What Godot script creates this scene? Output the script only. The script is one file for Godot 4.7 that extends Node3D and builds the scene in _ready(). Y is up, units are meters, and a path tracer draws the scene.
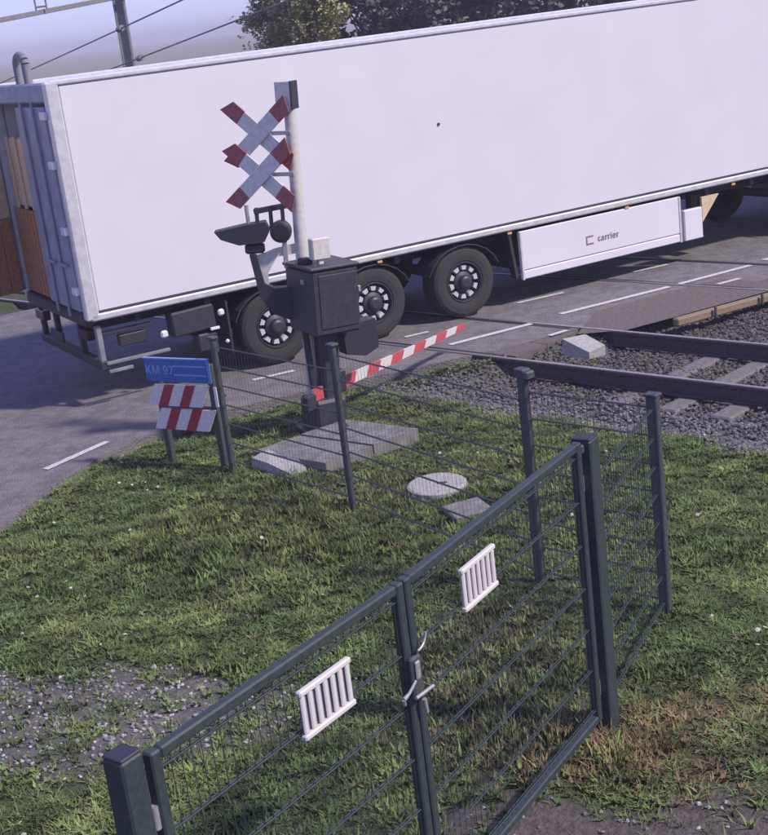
extends Node3D

# ---------------------------------------------------------------- frames
const HD := 0.4906                                  # heading of the road and the lorry
const DV := Vector3(0.882, 0, -0.471)               # along the road
const NV := Vector3(0.471, 0, 0.882)                # across the road, towards the verge
const REAR := Vector3(-3.243, 0, -15.431)           # rear near corner of the trailer, on the road
const UV_ := Vector3(0.69, 0, 0.7238)               # along the tracks
const MV := Vector3(0.7238, 0, -0.69)               # across the tracks
const SUN_FROM := Vector3(0.88, 0.98, 0.40)

var rng := RandomNumberGenerator.new()
var M := {}
var names := {}
var nz := FastNoiseLite.new()
var nz2 := FastNoiseLite.new()

# ---------------------------------------------------------------- helpers: materials
func lin(r: float, g: float, b: float) -> Color:
	return Color(r, g, b).linear_to_srgb()

func img(seed_: int, freq: float, c0: Vector3, c1: Vector3, speck: float, size := 512, stain := 0.0) -> ImageTexture:
	var a := FastNoiseLite.new(); a.seed = seed_; a.frequency = freq; a.fractal_octaves = 5
	var ia := a.get_seamless_image(size, size)
	var b := FastNoiseLite.new(); b.seed = seed_ + 7; b.frequency = 0.35; b.fractal_octaves = 2
	var ib := b.get_seamless_image(size, size)
	var e := FastNoiseLite.new(); e.seed = seed_ + 19; e.frequency = freq * 0.35; e.fractal_octaves = 4
	var ie := e.get_seamless_image(size, size)
	ia.convert(Image.FORMAT_L8); ib.convert(Image.FORMAT_L8); ie.convert(Image.FORMAT_L8)
	var da := ia.get_data(); var db := ib.get_data(); var de := ie.get_data()
	var lut := PackedByteArray(); lut.resize(256)
	for i in 256:
		var v := i / 255.0
		v = v * 12.92 if v < 0.0031308 else 1.055 * pow(v, 1.0 / 2.4) - 0.055
		lut[i] = int(clamp(v, 0, 1) * 255.0)
	var out := PackedByteArray(); out.resize(size * size * 3)
	for i in size * size:
		var t: float = clamp((da[i] / 255.0 - 0.5) * 1.3 + 0.5 + (de[i] / 255.0 - 0.5) * stain, 0, 1)
		var k: float = 1.0 + (db[i] / 255.0 - 0.5) * speck
		var c := c0.lerp(c1, t) * k * 255.0
		out[i * 3] = lut[int(clamp(c.x, 0, 255))]
		out[i * 3 + 1] = lut[int(clamp(c.y, 0, 255))]
		out[i * 3 + 2] = lut[int(clamp(c.z, 0, 255))]
	return ImageTexture.create_from_image(Image.create_from_data(size, size, false, Image.FORMAT_RGB8, out))

func bumps(seed_: int, freq: float, strength: float, size := 512) -> ImageTexture:
	var a := FastNoiseLite.new(); a.seed = seed_; a.frequency = freq; a.fractal_octaves = 4
	var i := a.get_seamless_image(size, size)
	i.convert(Image.FORMAT_RGBA8)
	i.bump_map_to_normal_map(strength)
	return ImageTexture.create_from_image(i)

func mat(key: String, col: Color, rough := 0.7, metal := 0.0) -> StandardMaterial3D:
	var m := StandardMaterial3D.new()
	m.albedo_color = col; m.roughness = rough; m.metallic = metal
	M[key] = m
	return m

func texmat(key: String, tex: ImageTexture, per_metre: float, rough := 0.8, metal := 0.0, normal: ImageTexture = null, nscale := 1.0, world := false) -> StandardMaterial3D:
	var m := StandardMaterial3D.new()
	m.albedo_texture = tex; m.roughness = rough; m.metallic = metal
	m.uv1_triplanar = true; m.uv1_world_triplanar = world
	m.uv1_scale = Vector3.ONE * per_metre
	if normal:
		m.normal_enabled = true; m.normal_texture = normal; m.normal_scale = nscale
	M[key] = m
	return m

# ---------------------------------------------------------------- helpers: shapes
func nst() -> SurfaceTool:
	var s := SurfaceTool.new(); s.begin(Mesh.PRIMITIVE_TRIANGLES); return s

func poly(s: SurfaceTool, pts: Array, centre: Vector3):
	var n: Vector3 = (pts[1] - pts[0]).cross(pts[2] - pts[0])
	var mid := Vector3.ZERO
	for p in pts: mid += p
	mid /= pts.size()
	var q := pts.duplicate()
	if n.dot(mid - centre) > 0: q.reverse()
	else: n = -n
	n = n.normalized()
	for i in range(1, q.size() - 1):
		for v in [q[0], q[i], q[i + 1]]:
			s.set_normal(n); s.set_uv(Vector2(v.x, v.z)); s.add_vertex(v)

# a box with chamfered edges
func bx(s: SurfaceTool, c: Vector3, sz: Vector3, b := Basis.IDENTITY, ch := -1.0):
	var h := sz * 0.5
	if ch < 0: ch = min(0.012, min(h.x, min(h.y, h.z)) * 0.3)
	var P := func(x, y, z): return c + b * Vector3(x, y, z)
	for ax in 3:
		for sg in [-1, 1]:
			var u := (ax + 1) % 3; var w := (ax + 2) % 3
			var pts := []
			for k in [[-1, -1], [1, -1], [1, 1], [-1, 1]]:
				var v := Vector3.ZERO
				v[ax] = sg * h[ax]; v[u] = k[0] * (h[u] - ch); v[w] = k[1] * (h[w] - ch)
				pts.append(c + b * v)
			poly(s, pts, c)
	for ax in 3:
		var u := (ax + 1) % 3; var w := (ax + 2) % 3
		for su in [-1, 1]:
			for sw in [-1, 1]:
				var pts := []
				for k in [[-1, 0], [1, 0], [1, 1], [-1, 1]]:
					var v := Vector3.ZERO
					v[ax] = k[0] * (h[ax] - ch)
					v[u] = su * (h[u] - (ch if k[1] == 1 else 0.0)); v[w] = sw * (h[w] - (0.0 if k[1] == 1 else ch))
					pts.append(c + b * v)
				poly(s, pts, c)
	for sx in [-1, 1]:
		for sy in [-1, 1]:
			for sz_ in [-1, 1]:
				poly(s, [P.call(sx * h.x, sy * (h.y - ch), sz_ * (h.z - ch)), P.call(sx * (h.x - ch), sy * h.y, sz_ * (h.z - ch)), P.call(sx * (h.x - ch), sy * (h.y - ch), sz_ * h.z)], c)

func tube(s: SurfaceTool, a: Vector3, b: Vector3, r0: float, r1 := -1.0, sides := 10, caps := true):
	if r1 < 0: r1 = r0
	var ax := (b - a).normalized()
	var u := ax.cross(Vector3.UP if abs(ax.y) < 0.9 else Vector3.RIGHT).normalized()
	var w := ax.cross(u)
	for i in sides:
		var t0 := TAU * i / sides; var t1 := TAU * (i + 1) / sides
		var d0 := u * cos(t0) + w * sin(t0); var d1 := u * cos(t1) + w * sin(t1)
		var A := a + d0 * r0; var B := a + d1 * r0; var C := b + d1 * r1; var D := b + d0 * r1
		tri(s, [A, B, C], [d0, d1, d1]); tri(s, [A, C, D], [d0, d1, d0])
		if caps:
			poly(s, [a, A, B], (a + b) * 0.5); poly(s, [b, C, D], (a + b) * 0.5)

# a triangle with given corner normals, wound so that its front agrees with them
func tri(s: SurfaceTool, v: Array, n: Array):
	var f: Vector3 = (v[1] - v[0]).cross(v[2] - v[0])
	var order := [0, 1, 2] if f.dot(n[0] + n[1] + n[2]) < 0 else [0, 2, 1]
	for i in order:
		s.set_normal(n[i]); s.set_uv(Vector2.ZERO); s.add_vertex(v[i])

# lathe round the z axis: profile of (radius, z)
func lathe(s: SurfaceTool, prof0: Array, sides := 40, c := Vector3.ZERO):
	var prof := prof0.duplicate()
	if prof[0].y > prof[-1].y and prof[0].x <= prof[-1].x + 0.05: prof.reverse()      # run from back to front so that normals face out
	for i in sides:
		var t0 := TAU * i / sides; var t1 := TAU * (i + 1) / sides
		var e0 := Vector3(cos(t0), sin(t0), 0); var e1 := Vector3(cos(t1), sin(t1), 0)
		for k in prof.size() - 1:
			var p: Vector2 = prof[k]; var q: Vector2 = prof[k + 1]
			var dn := Vector2(q.y - p.y, -(q.x - p.x)).normalized()
			var n0 := e0 * dn.x + Vector3(0, 0, dn.y); var n1 := e1 * dn.x + Vector3(0, 0, dn.y)
			var A := c + e0 * p.x + Vector3(0, 0, p.y); var B := c + e1 * p.x + Vector3(0, 0, p.y)
			var C := c + e1 * q.x + Vector3(0, 0, q.y); var D := c + e0 * q.x + Vector3(0, 0, q.y)
			tri(s, [A, B, C], [n0, n1, n1]); tri(s, [A, C, D], [n0, n1, n0])

# an outline in the xy plane given thickness along z
func slab_shape(s: SurfaceTool, outline: Array, z0: float, z1: float, b := Basis.IDENTITY, o := Vector3.ZERO):
	var tri := Geometry2D.triangulate_polygon(PackedVector2Array(outline))
	var mid := Vector2.ZERO
	for p in outline: mid += p
	mid /= outline.size()
	var f := func(p: Vector2, z: float): return o + b * Vector3(p.x, p.y, z)
	for i in range(0, tri.size(), 3):
		for z in [z0, z1]:
			var cc = f.call((outline[tri[i]] + outline[tri[i + 1]] + outline[tri[i + 2]]) / 3.0, (z0 + z1) * 0.5)
			poly(s, [f.call(outline[tri[i]], z), f.call(outline[tri[i + 1]], z), f.call(outline[tri[i + 2]], z)], cc)
	var cw := Geometry2D.is_polygon_clockwise(PackedVector2Array(outline))
	for i in outline.size():
		var p: Vector2 = outline[i]; var q: Vector2 = outline[(i + 1) % outline.size()]
		var nn := Vector2(q.y - p.y, p.x - q.x).normalized()
		if cw: nn = -nn
		var cc = f.call((p + q) * 0.5 - nn * 0.01, (z0 + z1) * 0.5)
		poly(s, [f.call(p, z0), f.call(q, z0), f.call(q, z1), f.call(p, z1)], cc)

# ---------------------------------------------------------------- helpers: objects
func numbered(called: String) -> String:
	var k: int = names.get(called, 0)
	names[called] = k + 1
	return called if k == 0 else "%s_%03d" % [called, k]

func obj(called: String, s, m: Material, parent: Node) -> MeshInstance3D:
	var o := MeshInstance3D.new()
	o.mesh = s.commit() if s is SurfaceTool else s
	o.material_override = m
	o.cast_shadow = GeometryInstance3D.SHADOW_CASTING_SETTING_ON
	o.name = called if parent != self else numbered(called)
	parent.add_child(o, true)
	return o

func part(called: String, parent: Node, at := Vector3.ZERO, b := Basis.IDENTITY) -> Node3D:
	var o := Node3D.new(); o.name = called; parent.add_child(o, true)
	o.transform = Transform3D(b, at)
	return o

func tag(o: Node, label: String, category: String, group := "", kind := ""):
	if label: o.set_meta("label", label)
	if category: o.set_meta("category", category)
	if group: o.set_meta("group", group)
	if kind: o.set_meta("kind", kind)

func thing(called: String, label: String, category: String, at := Vector3.ZERO, b := Basis.IDENTITY, group := "") -> Node3D:
	var o := Node3D.new(); o.name = numbered(called); add_child(o)
	o.transform = Transform3D(b, at)
	tag(o, label, category, group)
	return o

func yaw(a: float) -> Basis:
	return Basis(Vector3.UP, a)

func tn(t: float, n: float, y := 0.0) -> Vector3:
	return REAR + DV * t + NV * n + Vector3(0, y, 0)

func ms(m_: float, s_: float, y := 0.0) -> Vector3:
	return MV * m_ + UV_ * s_ + Vector3(0, y, 0)

# ---------------------------------------------------------------- light and camera
func sky_and_camera():
	var cam := Camera3D.new(); cam.name = "camera"; add_child(cam)
	cam.position = Vector3(0, 4.0816, 0)
	cam.rotation = Vector3(-0.28969, 0, -0.12243)
	cam.fov = 34.37; cam.near = 0.05; cam.far = 4000; cam.current = true
	var we := WorldEnvironment.new(); we.name = "environment"
	var e := Environment.new()
	e.background_mode = Environment.BG_SKY
	var sm := ProceduralSkyMaterial.new()
	sm.sky_top_color = Color(0.34, 0.38, 0.74)
	sm.sky_horizon_color = Color(0.79, 0.82, 0.97)
	sm.sky_curve = 0.32
	sm.ground_bottom_color = Color(0.5, 0.49, 0.56)
	sm.ground_horizon_color = Color(0.80, 0.80, 0.94)
	sm.ground_curve = 0.3
	sm.sun_angle_max = 0.0
	sm.sky_energy_multiplier = 1.0
	sm.sky_cover = cloud_cover()
	sm.sky_cover_modulate = Color(1, 1, 1, 1)
	var sk := Sky.new(); sk.sky_material = sm
	e.sky = sk
	e.tonemap_mode = Environment.TONE_MAPPER_LINEAR
	e.tonemap_exposure = 1.3
	e.sdfgi_enabled = true; e.ssao_enabled = true; e.ssil_enabled = true
	e.fog_enabled = true
	e.fog_density = 0.0016
	e.fog_light_color = Color(0.95, 0.94, 1.0)
	we.environment = e
	add_child(we)
	var sun := DirectionalLight3D.new(); sun.name = "sun"
	add_child(sun)
	sun.look_at_from_position(SUN_FROM * 50.0, Vector3.ZERO, Vector3.UP)
	sun.light_energy = 1.15
	sun.light_color = Color(1.0, 0.965, 0.90)
	sun.light_angular_distance = 4.0
	sun.shadow_enabled = true

func cloud_cover() -> ImageTexture:
	var w := 1024; var h := 512
	var f := FastNoiseLite.new(); f.seed = 4; f.frequency = 1.0; f.fractal_octaves = 5
	var im := Image.create(w, h, false, Image.FORMAT_RGBA8)
	for y in h:
		var th := PI * (y + 0.5) / h
		for x in w:
			var ph := TAU * x / w
			var d := Vector3(sin(th) * cos(ph), cos(th) * 2.6, sin(th) * sin(ph))
			var v: float = clamp(f.get_noise_3dv(d * 1.7) * 1.7 + 0.22, 0, 1)
			im.set_pixel(x, y, Color(0.19, 0.18, 0.20, 1.0) * v)
	return ImageTexture.create_from_image(im)

# ---------------------------------------------------------------- materials
func materials():
	var nb := bumps(31, 0.06, 6.0)
	var nf := bumps(32, 0.25, 5.0)
	texmat("asphalt", img(1, 0.02, Vector3(0.128, 0.115, 0.124), Vector3(0.19, 0.173, 0.183), 0.8, 1024, 1.3), 0.30, 0.86, 0, nf, 0.5, true)
	texmat("brown_paving", img(2, 0.03, Vector3(0.10, 0.080, 0.082), Vector3(0.165, 0.135, 0.133), 0.6), 0.8, 0.9, 0, nf, 0.5, true)
	texmat("concrete", img(3, 0.02, Vector3(0.13, 0.125, 0.13), Vector3(0.24, 0.23, 0.235), 0.35, 512, 0.7), 0.9, 0.9, 0, nf, 0.4)
	texmat("pale_concrete", img(4, 0.03, Vector3(0.28, 0.27, 0.27), Vector3(0.46, 0.44, 0.43), 0.3), 1.1, 0.9, 0, nf, 0.5)
	texmat("edging", img(5, 0.04, Vector3(0.19, 0.14, 0.10), Vector3(0.30, 0.23, 0.16), 0.3), 1.2, 0.9, 0, nf, 0.4)
	texmat("road_paint", img(6, 0.05, Vector3(0.38, 0.36, 0.40), Vector3(0.68, 0.65, 0.68), 0.6, 512, 0.9), 1.5, 0.7, 0, null, 1, true)
	texmat("white_panel", img(7, 0.008, Vector3(0.680, 0.650, 0.735), Vector3(0.712, 0.682, 0.765), 0.02, 512, 0.5), 0.2, 0.38)
	texmat("aluminium", img(8, 0.02, Vector3(0.58, 0.57, 0.62), Vector3(0.74, 0.73, 0.77), 0.1), 0.7, 0.35, 0.3)
	texmat("grey_door", img(9, 0.015, Vector3(0.24, 0.26, 0.34), Vector3(0.34, 0.36, 0.44), 0.1, 512, 0.5), 0.5, 0.5)
	texmat("chassis", img(10, 0.03, Vector3(0.022, 0.022, 0.03), Vector3(0.05, 0.048, 0.055), 0.4), 1.0, 0.6)
	texmat("rubber", img(11, 0.04, Vector3(0.022, 0.021, 0.024), Vector3(0.05, 0.047, 0.05), 0.5), 1.4, 0.85, 0, nf, 0.4)
	texmat("box_grey", img(12, 0.02, Vector3(0.030, 0.030, 0.045), Vector3(0.048, 0.048, 0.066), 0.2), 1.2, 0.5)
	texmat("mast_white", img(13, 0.03, Vector3(0.50, 0.47, 0.45), Vector3(0.66, 0.62, 0.60), 0.1, 256), 1.5, 0.55)
	texmat("board_white", img(14, 0.03, Vector3(0.50, 0.50, 0.53), Vector3(0.62, 0.62, 0.65), 0.1, 256), 1.8, 0.6)
	texmat("board_red", img(15, 0.04, Vector3(0.24, 0.07, 0.08), Vector3(0.36, 0.12, 0.125), 0.2, 256), 1.8, 0.6)
	texmat("gate_green", img(16, 0.03, Vector3(0.026, 0.037, 0.042), Vector3(0.045, 0.060, 0.066), 0.3), 1.5, 0.5, 0.0, nf, 0.15)
	texmat("fence_dark", img(17, 0.03, Vector3(0.04, 0.045, 0.055), Vector3(0.075, 0.08, 0.09), 0.3), 1.5, 0.6)
	texmat("rail_rust", img(18, 0.04, Vector3(0.045, 0.035, 0.045), Vector3(0.10, 0.075, 0.085), 0.4), 0.9, 0.8)
	texmat("rail_top", img(19, 0.02, Vector3(0.30, 0.29, 0.33), Vector3(0.42, 0.40, 0.44), 0.2), 0.9, 0.4, 0.7)
	texmat("sleeper", img(20, 0.03, Vector3(0.13, 0.115, 0.12), Vector3(0.22, 0.20, 0.205), 0.4), 1.0, 0.95, 0, nf, 0.5)
	texmat("tan_board", img(21, 0.02, Vector3(0.54, 0.42, 0.28), Vector3(0.66, 0.53, 0.37), 0.2), 0.8, 0.8)
	texmat("brown_board", img(22, 0.03, Vector3(0.32, 0.15, 0.08), Vector3(0.48, 0.24, 0.13), 0.3), 0.9, 0.8)
	texmat("sign_white", img(23, 0.04, Vector3(0.62, 0.58, 0.62), Vector3(0.76, 0.72, 0.74), 0.1, 256), 2.0, 0.5)
	texmat("sign_red", img(24, 0.05, Vector3(0.28, 0.015, 0.04), Vector3(0.40, 0.03, 0.06), 0.2, 256), 2.0, 0.5)
	texmat("sign_blue", img(25, 0.04, Vector3(0.03, 0.10, 0.36), Vector3(0.05, 0.15, 0.46), 0.1, 256), 2.0, 0.45)
	texmat("boom_red", img(26, 0.05, Vector3(0.40, 0.055, 0.08), Vector3(0.54, 0.10, 0.12), 0.2, 256), 2.0, 0.5)
	texmat("galvanised", img(27, 0.05, Vector3(0.34, 0.335, 0.36), Vector3(0.52, 0.51, 0.54), 0.2, 256), 3.0, 0.42, 0.5)
	texmat("catenary_steel", img(28, 0.03, Vector3(0.16, 0.16, 0.20), Vector3(0.24, 0.24, 0.28), 0.2, 256), 0.5, 0.7)
	texmat("bark", img(29, 0.05, Vector3(0.05, 0.04, 0.035), Vector3(0.11, 0.085, 0.07), 0.4, 256), 1.0, 0.95)
	var g := texmat("ground", img(30, 0.03, Vector3(0.5, 0.5, 0.5), Vector3(1, 1, 1), 0.8, 512, 0.5), 0.7, 0.97, 0, nb, 0.8, true)
	g.vertex_color_use_as_albedo = true
	for k in [["grass", 0.85, true], ["stone", 0.9, false], ["leaf", 0.8, true], ["petal", 0.7, true]]:
		var m := mat(k[0], Color.WHITE, k[1])
		m.vertex_color_use_as_albedo = true
		m.cull_mode = BaseMaterial3D.CULL_DISABLED
		if k[2]:
			m.backlight_enabled = true; m.backlight = Color(0.22, 0.25, 0.12)
	mat("dark", lin(0.012, 0.012, 0.02), 0.6)
	mat("black_hood", lin(0.028, 0.028, 0.045), 0.55)
	mat("lamp_glass", lin(0.05, 0.012, 0.018), 0.3)
	mat("white_lamp", lin(0.75, 0.72, 0.78), 0.3)
	mat("rim_bright", lin(0.60, 0.58, 0.64), 0.4, 0.2)
	mat("logo_ink", lin(0.22, 0.16, 0.22), 0.6)
	mat("sign_text", lin(0.16, 0.32, 0.66), 0.5)
	mat("orange_lens", lin(0.62, 0.36, 0.18), 0.35)
	mat("hub_dark", lin(0.045, 0.042, 0.058), 0.5, 0.2)
	mat("white_bar", lin(0.60, 0.565, 0.585), 0.45)

# ---------------------------------------------------------------- where things lie on the ground
const NEAR_EDGE := [[-7.5, -2.0], [-5.2, -6.5], [-4.25, -9.5], [-3.66, -11.6], [-3.3, -12.85], [-2.97, -13.6], [-2.5, -14.25], [-1.85, -14.72], [-0.93, -15.1], [0.3, -15.55], [1.46, -15.96], [4.4, -17.5], [8.2, -19.5], [30.0, -31.2], [90.0, -63.2]]

func road_edge_z(x: float) -> float:               # z of the verge side edge of the carriageway
	for i in NEAR_EDGE.size() - 1:
		var a = NEAR_EDGE[i]; var b = NEAR_EDGE[i + 1]
		if x >= a[0] and x <= b[0]:
			return lerp(a[1], b[1], (x - a[0]) / (b[0] - a[0]))
	return -2.0 if x < -7.5 else -60.0

func on_slab(x: float, z: float) -> bool:
	var p := Vector2(x, z)
	return Geometry2D.is_point_in_polygon(p, PackedVector2Array([Vector2(-0.60, -12.08), Vector2(0.34, -12.8), Vector2(-0.4, -13.45), Vector2(-1.35, -12.75)]))

func ground_h(x: float, z: float) -> float:
	var p := Vector3(x, 0, z)
	var m_ := p.dot(MV)
	var n_ := (p - REAR).dot(NV)
	var y := -0.03 + nz.get_noise_2d(x * 1.2, z * 1.2) * 0.05 + nz2.get_noise_2d(x * 4.0, z * 4.0) * 0.018
	var bed: float = smoothstep(10.0, 10.9, m_) * (1.0 - smoothstep(18.6, 19.6, m_)) * smoothstep(1.9, 2.4, n_)
	y -= 0.20 * bed
	var rd: float = road_edge_z(x) - z                       # > 0 inside the road
	if rd > -0.25 and n_ > -8.5: y = min(y, lerp(-0.04, -0.12, clamp((rd + 0.25) / 0.25, 0, 1)))
	if n_ < 1.9 and n_ > -8.0: y = min(y, -0.12)
	return y

# how much of each cover lies at a place: grass, gravel, bare soil, dead grass, ballast
func cover(x: float, z: float) -> Dictionary:
	var p := Vector3(x, 0, z)
	var w := nz.get_noise_2d(x * 2.5 + 40.0, z * 2.5) * 0.45
	var w2 := nz2.get_noise_2d(x * 3.0, z * 3.0 + 9.0) * 0.3
	var m_ := p.dot(MV)
	var n_ := (p - REAR).dot(NV)
	var ballast: float = smoothstep(10.0, 10.5, m_ + w * 0.8) * smoothstep(1.75, 2.2, n_ + w2 * 0.6)
	# stony band behind the gate, on the left
	var up: float = lerp(-8.75, -7.95, clamp((x + 2.9) / 2.4, 0, 1))
	var gravel: float = smoothstep(-0.18, 0.12, z - up + w * 0.7) * (1.0 - smoothstep(-0.15, 0.2, z + 7.25 + w * 0.6)) * (1.0 - smoothstep(-1.1, -0.1, x + w))
	gravel *= clamp(0.9 + 1.2 * w2, 0, 1)
	# bare soil in front of the gate, right
	var line: float = lerp(-6.4, -6.05, clamp((x - 0.37) / 1.3, 0, 1))
	var soil: float = smoothstep(-0.12, 0.14, z - line + w * 0.5) * smoothstep(-0.3, 0.2, x)
	# trodden, half bare strip by the fence and under the gate
	var worn: float = clamp(1.0 - Vector2((x - 0.55) / 0.9, (z + 8.5) / 0.7).length() + w, 0, 1) * 0.9
	worn = max(worn, clamp(1.0 - Vector2((x - 0.0) / 0.75, (z + 11.6) / 0.55).length() + w2, 0, 1) * 0.7)
	worn = max(worn, clamp(1.1 - Vector2((x - 0.9) / 1.5, (z + 14.3) / 0.9).length() + w, 0, 1))
	var dead: float = clamp(1.25 - Vector2((x - 1.4) / 1.1, (z + 6.75) / 0.62).length() + w * 1.2, 0, 1)
	var dark: float = clamp(1.3 - Vector2((x + 0.6) / 2.1, (z + 10.8) / 1.5).length() + w * 1.2, 0, 1)
	dark = max(dark, clamp(1.35 - Vector2((x - 0.45) / 0.75, (z + 7.5) / 1.35).length() + w, 0, 1))
	worn = max(worn, 0.55 * clamp(1.2 - Vector2((x - 0.4) / 0.7, (z + 7.4) / 1.2).length() + w * 1.3, 0, 1))
	return {"ballast": ballast, "gravel": gravel, "soil": soil, "worn": worn, "dead": dead, "dark": dark}

# ---------------------------------------------------------------- setting
func setting():
	# near ground: a fine relief sheet; its rim meets the wide sheet below
	var s := nst()
	var x0 := -8.0; var x1 := 11.0; var z0 := -24.0; var z1 := 2.0; var st := 0.125
	var nx := int((x1 - x0) / st); var nzz := int((z1 - z0) / st)
	var pts := []; var cols := []
	for j in nzz + 1:
		for i in nx + 1:
			var x := x0 + i * st; var z := z0 + j * st
			pts.append(Vector3(x, ground_h(x, z), z))
			var c := cover(x, z)
			var col := Color(0.070, 0.090, 0.038)
			col = col.lerp(Color(0.085, 0.075, 0.050), c.worn)
			col = col.lerp(Color(0.115, 0.085, 0.052), c.dead * 0.7)
			col = col.lerp(Color(0.15, 0.135, 0.135), c.gravel)
			col = col.lerp(Color(0.120, 0.098, 0.092), c.soil)
			col = col.lerp(Color(0.13, 0.12, 0.13), c.ballast)
			cols.append(col)
	for j in nzz:
		for i in nx:
			var a := j * (nx + 1) + i
			for k in [a, a + 1, a + nx + 2, a, a + nx + 2, a + nx + 1]:
				s.set_color(cols[k]); s.set_uv(Vector2(pts[k].x, pts[k].z)); s.set_smooth_group(0); s.add_vertex(pts[k])
	s.generate_normals()
	var g := obj("ground", s, M.ground, self)
	tag(g, "uneven verge of soil, worn grass and stones beside the crossing", "", "", "structure")
	var f := nst()
	for k in [[-1, -1], [1, -1], [1, 1], [-1, -1], [1, 1], [-1, 1]]:
		f.set_color(Color(0.085, 0.088, 0.055)); f.set_normal(Vector3.UP); f.set_uv(Vector2.ZERO); f.add_vertex(Vector3(k[0] * 1800.0, -0.32, k[1] * 1800.0))
	var fd := nst()
	for k in [[-1, 0], [1, 0], [1, 1], [-1, 0], [1, 1], [-1, 1]]:
		fd.set_color(Color(0.27, 0.245, 0.18)); fd.set_normal(Vector3.UP); fd.set_uv(Vector2.ZERO); fd.add_vertex(Vector3(k[0] * 1800.0, -0.12, -1800.0 + k[1] * 1720.0))
	tag(obj("field", fd, M.ground, self), "flat stubble field far behind the trailer", "", "", "structure")
	tag(obj("terrain", f, M.ground, self), "wide flat ground reaching to the horizon", "", "", "structure")

	# carriageway
	var r := nst()
	for i in NEAR_EDGE.size() - 1:
		var a := Vector3(NEAR_EDGE[i][0], 0, NEAR_EDGE[i][1]); var b := Vector3(NEAR_EDGE[i + 1][0], 0, NEAR_EDGE[i + 1][1])
		var fa := a; var fb := b
		var da: float = (a - REAR).dot(NV); var db: float = (b - REAR).dot(NV)
		fa = a - NV * (da + 7.5) - DV * max(0.0, da - 1.8) * 1.2
		fb = b - NV * (db + 7.5) - DV * max(0.0, db - 1.8) * 1.2
		var c := (a + b + fa + fb) * 0.25 - Vector3(0, 1, 0)
		poly(r, [a, b, fb, fa], c)
		var dn := Vector3(0, -0.12, 0)
		poly(r, [a, b, b + dn, a + dn], c + (fa - a) * 0.1)
		poly(r, [fa, fb, fb + dn, fa + dn], c)
	tag(obj("road", r, M.asphalt, self), "grey asphalt road running over the level crossing", "", "", "structure")

	# brown paving between the two tracks, with its edging beam
	var b2 := nst()
	poly(b2, [Vector3(2.5, 0.004, -16.25), Vector3(2.95, 0.004, -17.38), Vector3(4.9, 0.004, -18.42), Vector3(5.6, 0.004, -17.5), Vector3(3.77, 0.004, -16.5), Vector3(3.1, 0.004, -16.15)], Vector3(3.5, -1, -17))
	var bp := obj("pavement", b2, M.brown_paving, self)
	tag(bp, "reddish brown paving between the two tracks beside the road line", "", "", "structure")
	var eb := nst()
	var e0 := Vector3(3.756, 0, -16.427); var e1 := Vector3(5.6, 0, -17.40)
	var eb_b := yaw(atan2(-(e1 - e0).z, (e1 - e0).x))
	bx(eb, Vector3.ZERO, Vector3((e1 - e0).length(), 0.10, 0.11), Basis.IDENTITY, 0.015)
	var eo := thing("edging_beam", "tan edging beam along the brown paving between the tracks", "kerb", (e0 + e1) * 0.5 + Vector3(0, -0.035, 0.05), eb_b)
	obj("beam", eb, M.edging, eo)
	for k in 2:
		var q := nst(); bx(q, Vector3(-0.45 + k * 0.8, 0.02, 0.09), Vector3(0.03, 0.14, 0.03)); obj("stake", q, M.rail_rust, eo)

	# dark panels between the rails of the near track, ending at the tilted block
	var cpn := thing("crossing_deck", "dark brown crossing deck between the near rails, beside the road edge", "crossing deck", ms(12.56, 0), Basis(MV, Vector3.UP, UV_))
	for k in 2:
		var q := nst()
		var xa := -0.60 + k * 0.61
		slab_shape(q, [Vector2(xa, -15.6), Vector2(xa + 0.595, -15.6), Vector2(xa + 0.595, -10.15), Vector2(xa, -10.15)], 0.012, 0.20, Basis(Vector3.RIGHT, Vector3(0, 0, 1), Vector3(0, -1, 0)))
		obj("panel", q, M.brown_paving, cpn)

	# painted lines
	var lines := [
		[tn(4.19, 1.02), tn(5.45, 1.03), 0.10, "white edge line stretch nearest the red and white boom"],
		[tn(6.0, 0.93), tn(7.85, 0.97), 0.10, "long white edge line stretch between the two tracks"],
		[tn(8.05, 0.96), tn(9.4, 0.95), 0.10, "white edge line stretch beyond the second track"],
		[tn(9.75, 0.85), tn(13.0, 0.82), 0.10, "white edge line running out at the right of the photo"],
		[Vector3(-3.53, 0, -13.31), Vector3(-3.01, 0, -14.05), 0.09, "white lane dash on the empty road left of the blue sign"],
		[tn(1.75, 0.36), tn(2.30, 0.40), 0.09, "white lane dash beside the rearmost trailer wheel"],
		[tn(6.07, -0.15), tn(6.84, -0.10), 0.09, "white lane dash below the white side skirt"],
		[tn(8.25, -0.28), tn(8.88, -0.22), 0.09, "white lane dash beyond the front end of the side skirt"],
		[tn(4.05, 0.15), tn(4.4, 0.17), 0.08, "short worn dash beside the foremost trailer wheel"],
		[tn(5.2, 1.75), tn(5.5, 1.72), 0.08, "short worn white mark beside the tilted concrete block"],
		[tn(8.3, 1.45), tn(8.7, 1.45), 0.08, "short white mark on the second track near the right edge"]]
	for l in lines:
		var q := nst()
		var a: Vector3 = l[0]; var b: Vector3 = l[1]
		var dd := (b - a).normalized(); var sd: Vector3 = dd.cross(Vector3.UP) * l[2] * 0.5
		var up := Vector3(0, 0.0085, 0)
		poly(q, [a - sd + up, a + sd + up, b + sd + up, b - sd + up], (a + b) * 0.5 - Vector3.UP)
		tag(obj("road_marking", q, M.road_paint, self), l[3], "", "", "structure")

	# two tracks, rails level with the road
	var labels := ["railway track nearest the fence, its rails standing proud of the ballast", "farther railway track passing beyond the brown paving and under the trailer"]
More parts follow.
